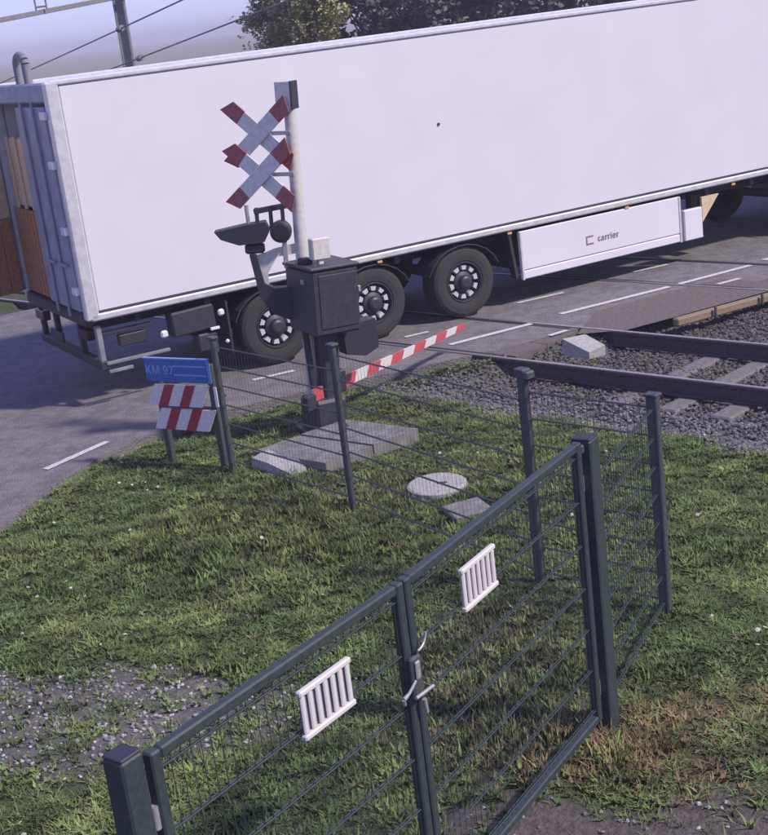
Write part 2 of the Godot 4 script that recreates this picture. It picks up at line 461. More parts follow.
	var sl := nst(); bx(sl, Vector3.ZERO, Vector3(2.5, 0.16, 0.24), Basis.IDENTITY, 0.02)
	var slm := sl.commit()
	for k in 2:
		var mc: float = [12.56, 16.50][k]
		var t := thing("railway_track", labels[k], "railway track", ms(mc, 0), Basis(MV, Vector3.UP, UV_), "railway tracks")
		for sd in [-1, 1]:
			var q := nst()
			var x: float = sd * 0.7525
			bx(q, Vector3(x, -0.013, -20), Vector3(0.072, 0.042, 70), Basis.IDENTITY, 0.008)
			bx(q, Vector3(x, -0.095, -20), Vector3(0.02, 0.13, 70), Basis.IDENTITY, 0.003)
			bx(q, Vector3(x, -0.165, -20), Vector3(0.14, 0.024, 70), Basis.IDENTITY, 0.005)
			var ro := obj("rail", q, M.rail_rust, t)
			var w := nst(); bx(w, Vector3(x, 0.0095, -20), Vector3(0.05, 0.004, 70), Basis.IDENTITY, 0.001)
			obj("running_surface", w, M.rail_top, ro)
		var nsl := 0
		for i in 24:
			var z := 6.0 - i * 0.62
			var wp := ms(mc, z)
			if (wp - REAR).dot(NV) < 2.1: continue
			var so := obj("sleeper", slm, M.sleeper, t)
			so.position = Vector3(0, -0.262, z)
			nsl += 1
		# flangeway grooves where the track crosses the road
		for sd in [-1, 1]:
			var q := nst()
			var x: float = sd * (0.7525 - 0.075)
			var za := 0.0
			for zz in range(0, 400):
				if (ms(mc, -zz * 0.1) - REAR).dot(NV) < 1.9: za = -zz * 0.1; break
			bx(q, Vector3(x, 0.001, za - 5.2), Vector3(0.06, 0.006, 10.4), Basis.IDENTITY, 0.001)
			obj("flangeway", q, M.dark, t)

func stones_and_grass():
	rng.seed = 11
	# one rough stone
	var ico := SphereMesh.new(); ico.radius = 0.5; ico.height = 1.0; ico.radial_segments = 7; ico.rings = 4
	var arr := ico.get_mesh_arrays()
	var vs: PackedVector3Array = arr[Mesh.ARRAY_VERTEX]; var ix: PackedInt32Array = arr[Mesh.ARRAY_INDEX]
	var s := nst()
	var cell := FastNoiseLite.new(); cell.seed = 3; cell.frequency = 1.3
	for i in range(0, ix.size(), 3):
		var q := []
		for k in 3:
			var v: Vector3 = vs[ix[i + k]]
			q.append(Vector3(v.x * 1.1, v.y * 0.72, v.z * 0.9) * (1.0 + cell.get_noise_3dv(v * 1.5) * 0.9))
		if (q[1] - q[0]).cross(q[2] - q[0]).length() > 0.0001: poly(s, q, Vector3.ZERO)
	var stone := s.commit()
	var bal := []; var gra := []
	for i in 85000:
		var m_ := rng.randf_range(9.9, 19.2); var s_ := rng.randf_range(-13.5, 1.0)
		var p := ms(m_, s_)
		if rng.randf() > cover(p.x, p.z).ballast: continue
		var near_rail := false
		for rr in [11.81, 13.31, 15.75, 17.25]:
			if abs(m_ - rr) < 0.07: near_rail = true
		if near_rail: continue
		bal.append([p, rng.randf_range(0.022, 0.05)])
	for i in 16000:
		var x := rng.randf_range(-4.5, 2.6); var z := rng.randf_range(-9.4, -4.5)
		var c := cover(x, z)
		if rng.randf() > max(c.gravel * 0.8, c.soil * 0.14): continue
		gra.append([Vector3(x, 0, z), rng.randf_range(0.010, 0.034) * (1.6 if rng.randf() < 0.05 else 1.0)])
	for i in 2600:
		var x := rng.randf_range(-4.0, 4.0); var z := rng.randf_range(-15.6, -6.0)
		if z < road_edge_z(x) + 0.1: continue
		var c := cover(x, z)
		if rng.randf() > c.worn * 0.8 + 0.03: continue
		gra.append([Vector3(x, 0, z), rng.randf_range(0.010, 0.03)])
	for k in 2:
		var list: Array = [bal, gra][k]
		var mm := MultiMesh.new(); mm.transform_format = MultiMesh.TRANSFORM_3D; mm.use_colors = true
		mm.mesh = stone; mm.instance_count = list.size()
		for i in list.size():
			var p: Vector3 = list[i][0]; var z: float = list[i][1]
			p.y = ground_h(p.x, p.z) + z * 0.2
			if k == 0: p.y += rng.randf() * 0.02
			var b := Basis.from_euler(Vector3(rng.randf() * 0.7, rng.randf() * TAU, rng.randf() * 0.7)).scaled(Vector3.ONE * z)
			mm.set_instance_transform(i, Transform3D(b, p))
			var v := rng.randf_range(0.07, 0.21) if k == 0 else rng.randf_range(0.13, 0.42)
			var w := rng.randf_range(-0.03, 0.03)
			if k == 0:
				var mr := p.dot(MV)
				var rust: float = smoothstep(11.2, 11.7, mr) * (1.0 - smoothstep(17.6, 18.2, mr))
				v *= 1.0 - 0.3 * rust; w += 0.08 * rust
			mm.set_instance_color(i, Color(v * (1.02 + w), v * 0.96, v * (1.04 - w)))
		var o := MultiMeshInstance3D.new(); o.multimesh = mm; o.material_override = M.stone
		o.name = ["ballast", "gravel"][k]; add_child(o)
		tag(o, ["grey-brown railway ballast stones lying round the tracks", "loose pale gravel on the verge behind the green gate"][k], ["ballast", "gravel"][k], "", "stuff")

	# grass: short ragged tufts
	var tufts := []
	for v in 3:
		var t := nst()
		rng.seed = 50 + v
		for bl in 9:
			var a := rng.randf() * TAU
			var o := Vector3(cos(a), 0, sin(a)) * rng.randf_range(0.0, 0.03)
			var dirv := Vector3(cos(a + rng.randf_range(-0.9, 0.9)), 0, sin(a + rng.randf_range(-0.9, 0.9)))
			var side := dirv.cross(Vector3.UP).normalized() * rng.randf_range(0.0016, 0.0034)
			if v == 2: side *= 2.6
			var h := rng.randf_range(0.022, 0.058); var lean := rng.randf_range(0.3, 1.2)
			var p1 := o + Vector3(0, h * 0.6, 0) + dirv * h * 0.35 * lean
			var p2 := o + Vector3(0, h, 0) + dirv * h * lean
			var nn := (dirv * -0.5 + Vector3(0, 1, 0)).normalized()
			for q in [[o - side, o + side, p1 + side * 0.8], [o - side, p1 + side * 0.8, p1 - side * 0.8], [p1 - side * 0.8, p1 + side * 0.8, p2]]:
				tri(t, q, [nn, nn, nn])
		tufts.append(t.commit())
	rng.seed = 77
	var lists := [[], [], []]
	for i in 170000:
		var x := rng.randf_range(-5.2, 5.2); var z := rng.randf_range(-15.6, -4.2)
		var far := -z
		# keep to what lies before the lens, with room to step aside
		if abs(x) > far * 0.30 + 1.9: continue
		var re := road_edge_z(x)
		if z < re + 0.02 + nz2.get_noise_2d(x * 9.0, z * 9.0) * 0.12: continue
		if on_slab(x, z): continue
		var c := cover(x, z)
		var dens: float = 1.0
		dens *= 1.0 - 0.97 * c.ballast
		dens *= 1.0 - 0.88 * c.gravel
		dens *= 1.0 - 0.93 * c.soil
		dens *= 1.0 - 0.7 * c.worn
		dens *= clamp(0.75 + nz2.get_noise_2d(x * 6.0 + 3.0, z * 6.0) * 1.1, 0.08, 1)
		if rng.randf() > dens: continue
		var hgt: float = rng.randf_range(0.42, 1.0) * (1.0 + 0.8 * c.dark) * (1.0 + clamp(nz.get_noise_2d(x * 3.0, z * 3.0 + 50.0), 0, 1) * 1.4)
		var col := Color(0.108, 0.160, 0.050)
		col = col.lerp(Color(0.185, 0.228, 0.072), clamp(nz.get_noise_2d(x * 2.0 + 90.0, z * 2.0) * 1.6 + 0.35, 0, 1))
		if rng.randf() < 0.05 + c.dark * 0.18 + c.worn * 0.35: col = Color(0.15, 0.125, 0.075)
		if rng.randf() < c.dead * 0.65: col = Color(0.27, 0.20, 0.10).lerp(Color(0.16, 0.11, 0.06), rng.randf())
		col = col * rng.randf_range(0.6, 1.3) * clamp(0.95 + nz2.get_noise_2d(x * 8.0 + 60.0, z * 8.0) * 0.9, 0.5, 1.4)
		lists[0 if rng.randf() < 0.36 else (1 if rng.randf() < 0.35 else 2)].append([Vector3(x, ground_h(x, z) - 0.004, z), hgt, col])
	for v in 3:
		var mm := MultiMesh.new(); mm.transform_format = MultiMesh.TRANSFORM_3D; mm.use_colors = true
		mm.mesh = tufts[v]; mm.instance_count = lists[v].size()
		for i in lists[v].size():
			var e = lists[v][i]
			var b := Basis.from_euler(Vector3(rng.randf_range(-0.2, 0.2), rng.randf() * TAU, rng.randf_range(-0.2, 0.2))).scaled(Vector3(1.25, e[1], 1.25))
			mm.set_instance_transform(i, Transform3D(b, e[0]))
			mm.set_instance_color(i, e[2])
		var o := MultiMeshInstance3D.new(); o.multimesh = mm; o.material_override = M.grass
		o.name = ["grass", "dry_grass", "clover"][v]; add_child(o)
		tag(o, ["short ragged grass covering the verge round the fence", "thin dry blades mixed into the verge grass", "broad leaved clover and weeds among the verge grass"][v], ["grass", "grass", "weeds"][v], "", "stuff")
	# broad-leaved weeds: flat rosettes, thicker round posts and slab
	rng.seed = 123
	var ro := nst()
	for k in 9:
		var a := TAU * k / 9 + rng.randf_range(-0.25, 0.25); var ln := rng.randf_range(0.06, 0.12)
		var d := Vector3(cos(a), 0, sin(a)); var sd := d.cross(Vector3.UP) * ln * 0.24
		var p0 := Vector3(0, 0.005, 0); var p1 := d * ln * 0.5 + Vector3(0, ln * 0.42, 0); var p2 := d * ln + Vector3(0, ln * 0.3, 0)
		var up := Vector3(-d.x * 0.3, 1, -d.z * 0.3).normalized()
		tri(ro, [p0, p1 + sd, p1], [up, up, up]); tri(ro, [p0, p1, p1 - sd], [up, up, up]); tri(ro, [p1, p1 + sd, p2], [up, up, up]); tri(ro, [p1, p2, p1 - sd], [up, up, up])
	var wl := []
	for q in [Vector2(-1.05, -12.1), Vector2(-0.36, -11.1), Vector2(0.99, -9.0), Vector2(1.73, -8.3), Vector2(1.1, -6.9), Vector2(-1.7, -12.4), Vector2(0.3, -12.6), Vector2(-0.6, -10.4), Vector2(-1.4, -11.2)]:
		for i in 16: wl.append(q + Vector2(rng.randfn(), rng.randfn()) * 0.32)
	for i in 260: wl.append(Vector2(rng.randf_range(-3.6, 3.4), rng.randf_range(-13.5, -6.2)))
	var wm := MultiMesh.new(); wm.transform_format = MultiMesh.TRANSFORM_3D; wm.use_colors = true; wm.mesh = ro.commit()
	var keep := []
	for q in wl:
		if q.y > road_edge_z(q.x) + 0.15 and not on_slab(q.x, q.y) and cover(q.x, q.y).ballast < 0.3 and cover(q.x, q.y).soil < 0.4: keep.append(q)
	wm.instance_count = keep.size()
	for i in keep.size():
		var q: Vector2 = keep[i]
		wm.set_instance_transform(i, Transform3D(Basis.from_euler(Vector3(rng.randf_range(-0.2, 0.2), rng.randf() * TAU, rng.randf_range(-0.2, 0.2))).scaled(Vector3.ONE * rng.randf_range(0.28, 0.6)), Vector3(q.x, ground_h(q.x, q.y), q.y)))
		wm.set_instance_color(i, Color(0.07, 0.115, 0.045).lerp(Color(0.15, 0.17, 0.07), rng.randf()))
	var wo := MultiMeshInstance3D.new(); wo.multimesh = wm; wo.material_override = M.grass; wo.name = "broad_leaf_weeds"; add_child(wo)
	tag(wo, "broad leaf weed rosettes scattered through the verge grass", "weeds", "", "stuff")
	# little white flower heads
	var fl := nst()
	for k in 6:
		var a := TAU * k / 6; var a2 := TAU * (k + 0.8) / 6
		poly(fl, [Vector3(0, 0.003, 0), Vector3(cos(a), 0, sin(a)) * 0.014, Vector3(cos(a2), 0, sin(a2)) * 0.014], Vector3(0, -1, 0))
	var mmf := MultiMesh.new(); mmf.transform_format = MultiMesh.TRANSFORM_3D; mmf.use_colors = true; mmf.mesh = fl.commit()
	var spots := []
	for i in 4000:
		var x := rng.randf_range(-4.2, 3.2); var z := rng.randf_range(-13.5, -6.2)
		if z < road_edge_z(x) + 0.2 or on_slab(x, z): continue
		if nz2.get_noise_2d(x * 3.0 + 17.0, z * 3.0) < 0.22 or rng.randf() > 0.16: continue
		spots.append(Vector3(x, ground_h(x, z) + rng.randf_range(0.03, 0.07), z))
	mmf.instance_count = spots.size()
	for i in spots.size():
		mmf.set_instance_transform(i, Transform3D(Basis.from_euler(Vector3(rng.randf_range(-0.6, 0.6), rng.randf() * TAU, rng.randf_range(-0.6, 0.6))).scaled(Vector3.ONE * rng.randf_range(0.5, 1.3)), spots[i]))
		mmf.set_instance_color(i, Color(0.62, 0.60, 0.52) * rng.randf_range(0.6, 1.1))
	var fo := MultiMeshInstance3D.new(); fo.multimesh = mmf; fo.material_override = M.petal; fo.name = "daisies"; add_child(fo)
	tag(fo, "tiny white flower heads dotted over the verge grass", "flowers", "", "stuff")

# ---------------------------------------------------------------- the lorry
func wheel(parent: Node, at: Vector3, r: float, face: float, width := 0.36):
	var w := part("wheel", parent, at, Basis.IDENTITY if face > 0 else yaw(PI))
	var t := nst()
	var h := width * 0.5
	lathe(t, [Vector2(r * 0.56, h - 0.03), Vector2(r * 0.60, h - 0.005), Vector2(r * 0.74, h + 0.004), Vector2(r * 0.88, h - 0.004), Vector2(r * 0.965, h - 0.03), Vector2(r, h - 0.07), Vector2(r, h - 0.13), Vector2(r * 0.982, h - 0.135), Vector2(r * 0.982, h - 0.15), Vector2(r, h - 0.155), Vector2(r, -h + 0.07), Vector2(r * 0.96, -h + 0.02), Vector2(r * 0.6, -h)], 48)
	obj("tyre", t, M.rubber, w)
	var q := nst()
	lathe(q, [Vector2(r * 0.565, h - 0.03), Vector2(r * 0.545, h - 0.012), Vector2(r * 0.52, h - 0.035), Vector2(r * 0.50, h - 0.14), Vector2(0.0, h - 0.14)], 40)
	obj("rim", q, M.hub_dark, w)
	var lip := nst()
	lathe(lip, [Vector2(r * 0.575, h - 0.028), Vector2(r * 0.565, h - 0.006), Vector2(r * 0.54, h - 0.004), Vector2(r * 0.525, h - 0.03)], 40)
	obj("rim_lip", lip, M.hub_dark, w)
	var c := nst()
	lathe(c, [Vector2(r * 0.30, h - 0.14), Vector2(r * 0.29, h - 0.05), Vector2(r * 0.2, h - 0.03), Vector2(r * 0.17, h + 0.03), Vector2(r * 0.12, h + 0.045), Vector2(0.0, h + 0.045)], 30)
	obj("hub", c, M.hub_dark, w)
	var sp := nst()
	slab_shape(sp, [Vector2(r * 0.34, -r * 0.055), Vector2(r * 0.455, -r * 0.085), Vector2(r * 0.455, r * 0.085), Vector2(r * 0.34, r * 0.055)], h - 0.10, h - 0.035)
	var spm := sp.commit()
	for k in 10:
		var o := obj("spoke", spm, M.rim_bright, w)
		o.rotation.z = TAU * (k + 0.3) / 10

func lettering(text: String, size: float, m: Material, parent: Node, called: String, at: Vector3, b := Basis.IDENTITY, depth := 0.004) -> MeshInstance3D:
	var tm := TextMesh.new()
	var fnt := SystemFont.new(); fnt.font_names = PackedStringArray(["Droid Sans"]); fnt.font_weight = 700
	tm.font = fnt; tm.text = text; tm.font_size = 64; tm.pixel_size = size / 46.0; tm.depth = depth
	var o := MeshInstance3D.new(); o.mesh = tm; o.material_override = m; o.name = called
	parent.add_child(o, true)
	o.transform = Transform3D(b, at)
	return o

func trailer():
	var t := thing("semi_trailer", "long white box semi-trailer standing across the level crossing, rear end open", "trailer", REAR, yaw(HD))
	var L := 13.6; var W := 2.6; var yb := 1.09; var yt := 3.755
	var s := nst(); bx(s, Vector3(L * 0.5 + 0.05, (yb + yt) * 0.5 + 0.02, -0.045), Vector3(L - 0.15, yt - yb - 0.10, 0.07)); obj("side_wall", s, M.white_panel, t)
	s = nst(); tube(s, Vector3(5.0, 2.62, -0.02), Vector3(5.0, 2.62, 0.004), 0.022, 0.018, 10); obj("rivet", s, M.hub_dark, t)
	s = nst(); bx(s, Vector3(L * 0.5 + 0.05, (yb + yt) * 0.5 + 0.02, -W + 0.045), Vector3(L - 0.15, yt - yb - 0.10, 0.07)); obj("side_wall", s, M.white_panel, t)
	s = nst(); bx(s, Vector3(L - 0.05, (yb + yt) * 0.5, -W * 0.5), Vector3(0.08, yt - yb, W - 0.2)); obj("front_wall", s, M.white_panel, t)
	s = nst(); bx(s, Vector3(L * 0.5, yt - 0.03, -W * 0.5), Vector3(L - 0.12, 0.05, W - 0.2)); obj("roof", s, M.white_panel, t)
	s = nst(); bx(s, Vector3(L * 0.5, yb + 0.02, -W * 0.5), Vector3(L - 0.12, 0.10, W - 0.2)); obj("floor", s, M.chassis, t)
	for z in [0.0, -W]:
		var sg := 1.0 if z == 0.0 else -1.0
		s = nst()
		bx(s, Vector3(L * 0.5, yb + 0.005, z - sg * 0.03), Vector3(L - 0.04, 0.085, 0.09), Basis.IDENTITY, 0.018)
		obj("bottom_rail", s, M.aluminium, t)
		s = nst(); bx(s, Vector3(L * 0.5, yb + 0.058, z - sg * 0.028), Vector3(L - 0.05, 0.018, 0.05), Basis.IDENTITY, 0.003); obj("rail_seam", s, M.hub_dark, t)
		s = nst(); bx(s, Vector3(L * 0.5, yt + 0.005, z - sg * 0.035), Vector3(L - 0.04, 0.05, 0.09), Basis.IDENTITY, 0.012); obj("top_rail", s, M.aluminium, t)
	# rear frame
	s = nst(); bx(s, Vector3(0.04, (yb + yt) * 0.5, -0.045), Vector3(0.16, yt - yb + 0.05, 0.12), Basis.IDENTITY, 0.02); obj("rear_post", s, M.aluminium, t)
	s = nst(); bx(s, Vector3(0.04, (yb + yt) * 0.5, -W + 0.045), Vector3(0.16, yt - yb + 0.05, 0.12), Basis.IDENTITY, 0.02); obj("rear_post", s, M.aluminium, t)
	s = nst(); bx(s, Vector3(0.035, yt - 0.09, -W * 0.5), Vector3(0.15, 0.22, W - 0.2), Basis.IDENTITY, 0.02); obj("rear_header", s, M.grey_door, t)
	s = nst(); bx(s, Vector3(0.035, yb - 0.02, -W * 0.5), Vector3(0.17, 0.16, W - 0.2), Basis.IDENTITY, 0.02); obj("rear_sill", s, M.box_grey, t)
	# near leaf of the rear doors, shut
	var dh := yt - yb - 0.32
	var dn := part("rear_door", t, Vector3(-0.03, yb + 0.08, -0.11))
	s = nst(); bx(s, Vector3(0, dh * 0.5, -0.60), Vector3(0.06, dh, 1.18), Basis.IDENTITY, 0.012); obj("door_panel", s, M.grey_door, dn)
	for z in [-0.36, -0.82]:
		s = nst(); tube(s, Vector3(-0.055, -0.08, z), Vector3(-0.055, dh + 0.06, z), 0.018, -1, 10); obj("lock_rod", s, M.grey_door, dn)
		s = nst(); bx(s, Vector3(-0.07, 0.55, z + 0.12), Vector3(0.03, 0.035, 0.30)); obj("handle", s, M.grey_door, dn)
	for y in [0.25, 0.95, 1.7, 2.25]:
		s = nst(); bx(s, Vector3(-0.035, y, -0.03), Vector3(0.05, 0.09, 0.16)); obj("hinge", s, M.white_lamp, dn)
	# far leaf, swung wide open
	var df := part("rear_door", t, Vector3(-0.03, yb + 0.08, -W + 0.06), yaw(deg_to_rad(-68.0)))
	s = nst(); bx(s, Vector3(0, dh * 0.5, 0.60), Vector3(0.06, dh, 1.18), Basis.IDENTITY, 0.012); obj("door_panel", s, M.grey_door, df)
	s = nst(); bx(s, Vector3(0.042, dh * 0.66, 0.60), Vector3(0.02, dh * 0.5, 1.08)); obj("inner_lining", s, M.tan_board, df)
	for k in 6:
		s = nst(); bx(s, Vector3(0.046, dh * 0.2, 0.16 + k * 0.176), Vector3(0.03, dh * 0.4, 0.16)); obj("kick_board", s, M.brown_board, df)
	# hoop on top of the rear header
	s = nst()
	var hp := []
	for k in 9:
		var a := PI * k / 8
		hp.append(Vector3(0.04, yt + 0.24 + sin(a) * 0.10, -1.02 - cos(a) * 0.18))
	hp.push_front(Vector3(0.04, yt + 0.0, -1.20)); hp.append(Vector3(0.04, yt + 0.0, -0.84))
	for k in hp.size() - 1: tube(s, hp[k], hp[k + 1], 0.05, -1, 10)
	obj("roof_hoop", s, M.catenary_steel, t)
	# running gear
	s = nst()
	for z in [-0.75, -1.85]:
		bx(s, Vector3(6.6, 0.93, z), Vector3(12.8, 0.22, 0.14))
	for k in 14: bx(s, Vector3(0.6 + k * 0.9, 0.98, -W * 0.5), Vector3(0.08, 0.10, W - 0.16))
	obj("chassis_frame", s, M.chassis, t)
	for k in 3:
		var x := 2.36 + 1.415 * k
		wheel(t, Vector3(x, 0.49, -0.23), 0.49, 1)
		wheel(t, Vector3(x, 0.49, -W + 0.23), 0.49, -1)
		s = nst(); tube(s, Vector3(x, 0.535, -0.3), Vector3(x, 0.535, -W + 0.3), 0.075); obj("axle", s, M.chassis, t)
		for z in [-0.24, -W + 0.24]:
			s = nst()
			for j in 9:
				var a0 := deg_to_rad(18.0 + j * 16.0); var a1 := deg_to_rad(18.0 + (j + 1) * 16.0)
				var R := 0.58
				var p0 := Vector3(x + cos(a0) * R, 0.52 + sin(a0) * R * 0.82, z); var p1 := Vector3(x + cos(a1) * R, 0.52 + sin(a1) * R * 0.82, z)
				bx(s, (p0 + p1) * 0.5, Vector3(p0.distance_to(p1) + 0.01, 0.015, 0.42), Basis(Vector3.BACK, atan2((p1 - p0).y, (p1 - p0).x)), 0.003)
			obj("mudguard", s, M.box_grey, t)
	s = nst(); bx(s, Vector3(6.0, 0.70, -0.10), Vector3(0.05, 0.66, 0.12), Basis(Vector3.BACK, 0.12)); obj("mudflap", s, M.box_grey, t)
	s = nst(); bx(s, Vector3(1.72, 0.62, -0.25), Vector3(0.03, 0.66, 0.42)); obj("mudflap", s, M.rubber, t)
	# rear underrun bar, bumper, lamps and side guards
	s = nst(); bx(s, Vector3(0.10, 0.50, -W * 0.5), Vector3(0.10, 0.11, W - 0.12)); obj("underrun_bar", s, M.chassis, t)
	for z in [-0.12, -0.8, -1.8, -2.45]:
		s = nst(); bx(s, Vector3(0.10, 0.76, z), Vector3(0.07, 0.44, 0.08), Basis.IDENTITY); obj("underrun_bracket", s, M.catenary_steel if z == -0.12 else M.chassis, t)
	s = nst(); bx(s, Vector3(0.04, 0.86, -0.40), Vector3(0.10, 0.13, 0.36)); obj("tail_lamp", s, M.lamp_glass, t)
	s = nst(); bx(s, Vector3(0.04, 0.86, -W + 0.40), Vector3(0.10, 0.13, 0.36)); obj("tail_lamp", s, M.lamp_glass, t)
	s = nst(); bx(s, Vector3(-0.02, 0.70, -1.45), Vector3(0.03, 0.12, 0.5)); obj("number_plate", s, M.box_grey, t)
	s = nst(); bx(s, Vector3(0.52, 0.52, -0.06), Vector3(0.80, 0.04, 0.04)); obj("side_guard", s, M.catenary_steel, t)
	s = nst(); bx(s, Vector3(0.28, 0.42, -0.05), Vector3(0.30, 0.04, 0.04)); obj("side_guard", s, M.catenary_steel, t)
	s = nst(); bx(s, Vector3(0.46, 0.86, -0.16), Vector3(0.62, 0.05, 0.05)); obj("side_guard", s, M.box_grey, t)
	s = nst(); bx(s, Vector3(0.52, 0.73, -0.20), Vector3(0.34, 0.14, 0.10)); obj("marker_box", s, M.hub_dark, t)
	s = nst(); bx(s, Vector3(1.27, 0.80, -0.14), Vector3(0.56, 0.30, 0.22), Basis(Vector3.BACK, 0.03), 0.02); obj("tool_box", s, M.box_grey, t)
	s = nst(); bx(s, Vector3(1.42, 0.50, -0.14), Vector3(0.26, 0.22, 0.20), Basis.IDENTITY, 0.02); obj("valve_box", s, M.box_grey, t)
	for p in [[0.87, 0.72, 0.06], [1.63, 0.83, 0.055], [1.66, 0.46, 0.035]]:
		s = nst(); bx(s, Vector3(p[0], p[1], -0.03), Vector3(p[2] * 1.5, p[2] * 1.5, 0.05), Basis.IDENTITY, 0.02); obj("side_lamp", s, M.white_lamp, t)
	s = nst(); bx(s, Vector3(1.52, 0.655, -0.025), Vector3(0.12, 0.035, 0.03)); obj("reflector", s, M.white_lamp, t)
	for k in 5:
		s = nst(); bx(s, Vector3(3.9 + k * 2.05, 1.02, -0.01), Vector3(0.07, 0.03, 0.02)); obj("marker_lamp", s, M.orange_lens, t)
	# white side skirt with lettering
	var sk := part("side_skirt", t, Vector3(6.10, 0.34, -0.035))
	s = nst(); bx(s, Vector3(1.45, 0.40, 0), Vector3(2.90, 0.54, 0.05), Basis.IDENTITY, 0.01); obj("skirt_panel", s, M.white_panel, sk)
	s = nst(); bx(s, Vector3(1.45, 0.062, 0), Vector3(2.90, 0.118, 0.05), Basis.IDENTITY, 0.012); obj("skirt_lower_panel", s, M.white_panel, sk)
	s = nst(); bx(s, Vector3(0.02, 0.33, 0.02), Vector3(0.035, 0.67, 0.03)); obj("skirt_edge", s, M.aluminium, sk)
	s = nst(); bx(s, Vector3(2.88, 0.33, 0.02), Vector3(0.04, 0.67, 0.03)); obj("skirt_edge", s, M.aluminium, sk)
	lettering("carrier", 0.085, M.logo_ink, sk, "lettering", Vector3(1.53, 0.335, 0.028))
	s = nst()
	bx(s, Vector3(1.20, 0.39, 0.027), Vector3(0.13, 0.022, 0.005)); bx(s, Vector3(1.20, 0.285, 0.027), Vector3(0.13, 0.022, 0.005)); bx(s, Vector3(1.145, 0.3375, 0.027), Vector3(0.022, 0.084, 0.005))
	obj("emblem", s, M.logo_ink, sk)
	s = nst(); bx(s, Vector3(9.24, 0.56, -0.05), Vector3(0.36, 0.46, 0.08), Basis.IDENTITY, 0.015); obj("landing_gear_cover", s, M.white_panel, t)
	s = nst(); slab_shape(s, [Vector2(9.46, 0.92), Vector2(9.80, 0.92), Vector2(9.46, 0.55)], -0.10, -0.06); obj("gusset", s, M.tan_board, t)
	for z in [-0.5, -2.1]:
		s = nst(); bx(s, Vector3(9.65, 0.65, z), Vector3(0.13, 0.80, 0.13)); bx(s, Vector3(9.65, 0.25, z), Vector3(0.26, 0.03, 0.24)); obj("landing_leg", s, M.chassis, t)
	for k in 2:
		s = nst(); bx(s, Vector3(7.4 , 0.62, -0.9 - k * 0.8), Vector3(2.2, 0.45, 0.6), Basis.IDENTITY, 0.03); obj("pallet_box", s, M.chassis, t)

	# what stands in the open rear
	var ins := REAR + DV * 0.37 - NV * 1.93 + Vector3(0, yb + 0.072, 0)
	var c1 := thing("slatted_crate", "red-brown slatted crate low in the open rear of the trailer", "crate", ins, yaw(HD))
	s = nst(); bx(s, Vector3(0, 0.55, 0), Vector3(0.70, 1.02, 1.0)); obj("inner_case", s, M.chassis, c1)
	for k in 7:
		s = nst(); bx(s, Vector3(-0.365, 0.55, -0.45 + k * 0.15), Vector3(0.025, 1.08, 0.115)); obj("slat", s, M.brown_board, c1)
	s = nst(); bx(s, Vector3(0, 0.02, 0), Vector3(0.74, 0.04, 1.04)); obj("base_board", s, M.brown_board, c1)
	var c2 := thing("wooden_crate", "tan wooden case standing on the red-brown crate inside the trailer", "crate", ins + Vector3(0, 1.093, 0), yaw(HD))
	s = nst(); bx(s, Vector3(0, 0.45, 0), Vector3(0.66, 0.86, 0.94), Basis.IDENTITY, 0.02); obj("case", s, M.tan_board, c2)
	for k in 3:
		s = nst(); bx(s, Vector3(-0.345, 0.45, -0.36 + k * 0.36), Vector3(0.025, 0.9, 0.09)); obj("batten", s, M.tan_board, c2)

func tractor_unit():
	var t := thing("tractor_unit", "dark tractor unit coupled under the front end of the white trailer", "truck", REAR + DV * 10.6, yaw(HD))
	var s := nst()
	for z in [-0.9, -1.7]: bx(s, Vector3(2.9, 0.86, z), Vector3(5.4, 0.20, 0.09))
	bx(s, Vector3(1.5, 0.99, -1.3), Vector3(0.9, 0.06, 0.9), Basis.IDENTITY, 0.02)
	obj("chassis_frame", s, M.chassis, t)
	for x in [1.3, 5.0]:
		wheel(t, Vector3(x, 0.52, -0.24), 0.52, 1)
		wheel(t, Vector3(x, 0.52, -2.36), 0.52, -1)
		s = nst(); tube(s, Vector3(x, 0.52, -0.3), Vector3(x, 0.52, -2.3), 0.07); obj("axle", s, M.chassis, t)
	for z in [-0.24, -2.36]:
		s = nst()
		for j in 9:
			var a0 := deg_to_rad(10.0 + j * 17.8); var a1 := deg_to_rad(10.0 + (j + 1) * 17.8)
			var p0 := Vector3(1.3 + cos(a0) * 0.60, 0.50 + sin(a0) * 0.46, z); var p1 := Vector3(1.3 + cos(a1) * 0.60, 0.50 + sin(a1) * 0.46, z)
			bx(s, (p0 + p1) * 0.5, Vector3(p0.distance_to(p1) + 0.01, 0.02, 0.52), Basis(Vector3.BACK, atan2((p1 - p0).y, (p1 - p0).x)), 0.004)
		obj("mudguard", s, M.chassis, t)
		s = nst(); tube(s, Vector3(2.3, 0.62, z), Vector3(3.5, 0.62, z), 0.30, -1, 20); obj("fuel_tank", s, M.box_grey, t)
	s = nst()
	slab_shape(s, [Vector2(3.85, 0.55), Vector2(5.85, 0.5), Vector2(5.95, 1.6), Vector2(5.7, 2.9), Vector2(5.3, 3.5), Vector2(3.85, 3.7)], -2.5, -0.1)
	obj("cab", s, M.box_grey, t)
	for z in [-0.092, -2.508]:
		s = nst(); slab_shape(s, [Vector2(4.7, 1.75), Vector2(5.7, 1.75), Vector2(5.5, 2.55), Vector2(4.7, 2.55)], z - 0.01, z + 0.01); obj("side_window", s, M.dark, t)
	s = nst(); bx(s, Vector3(5.83, 2.2, -1.3), Vector3(0.03, 1.0, 2.1), Basis(Vector3.BACK, 0.19)); obj("windscreen", s, M.dark, t)

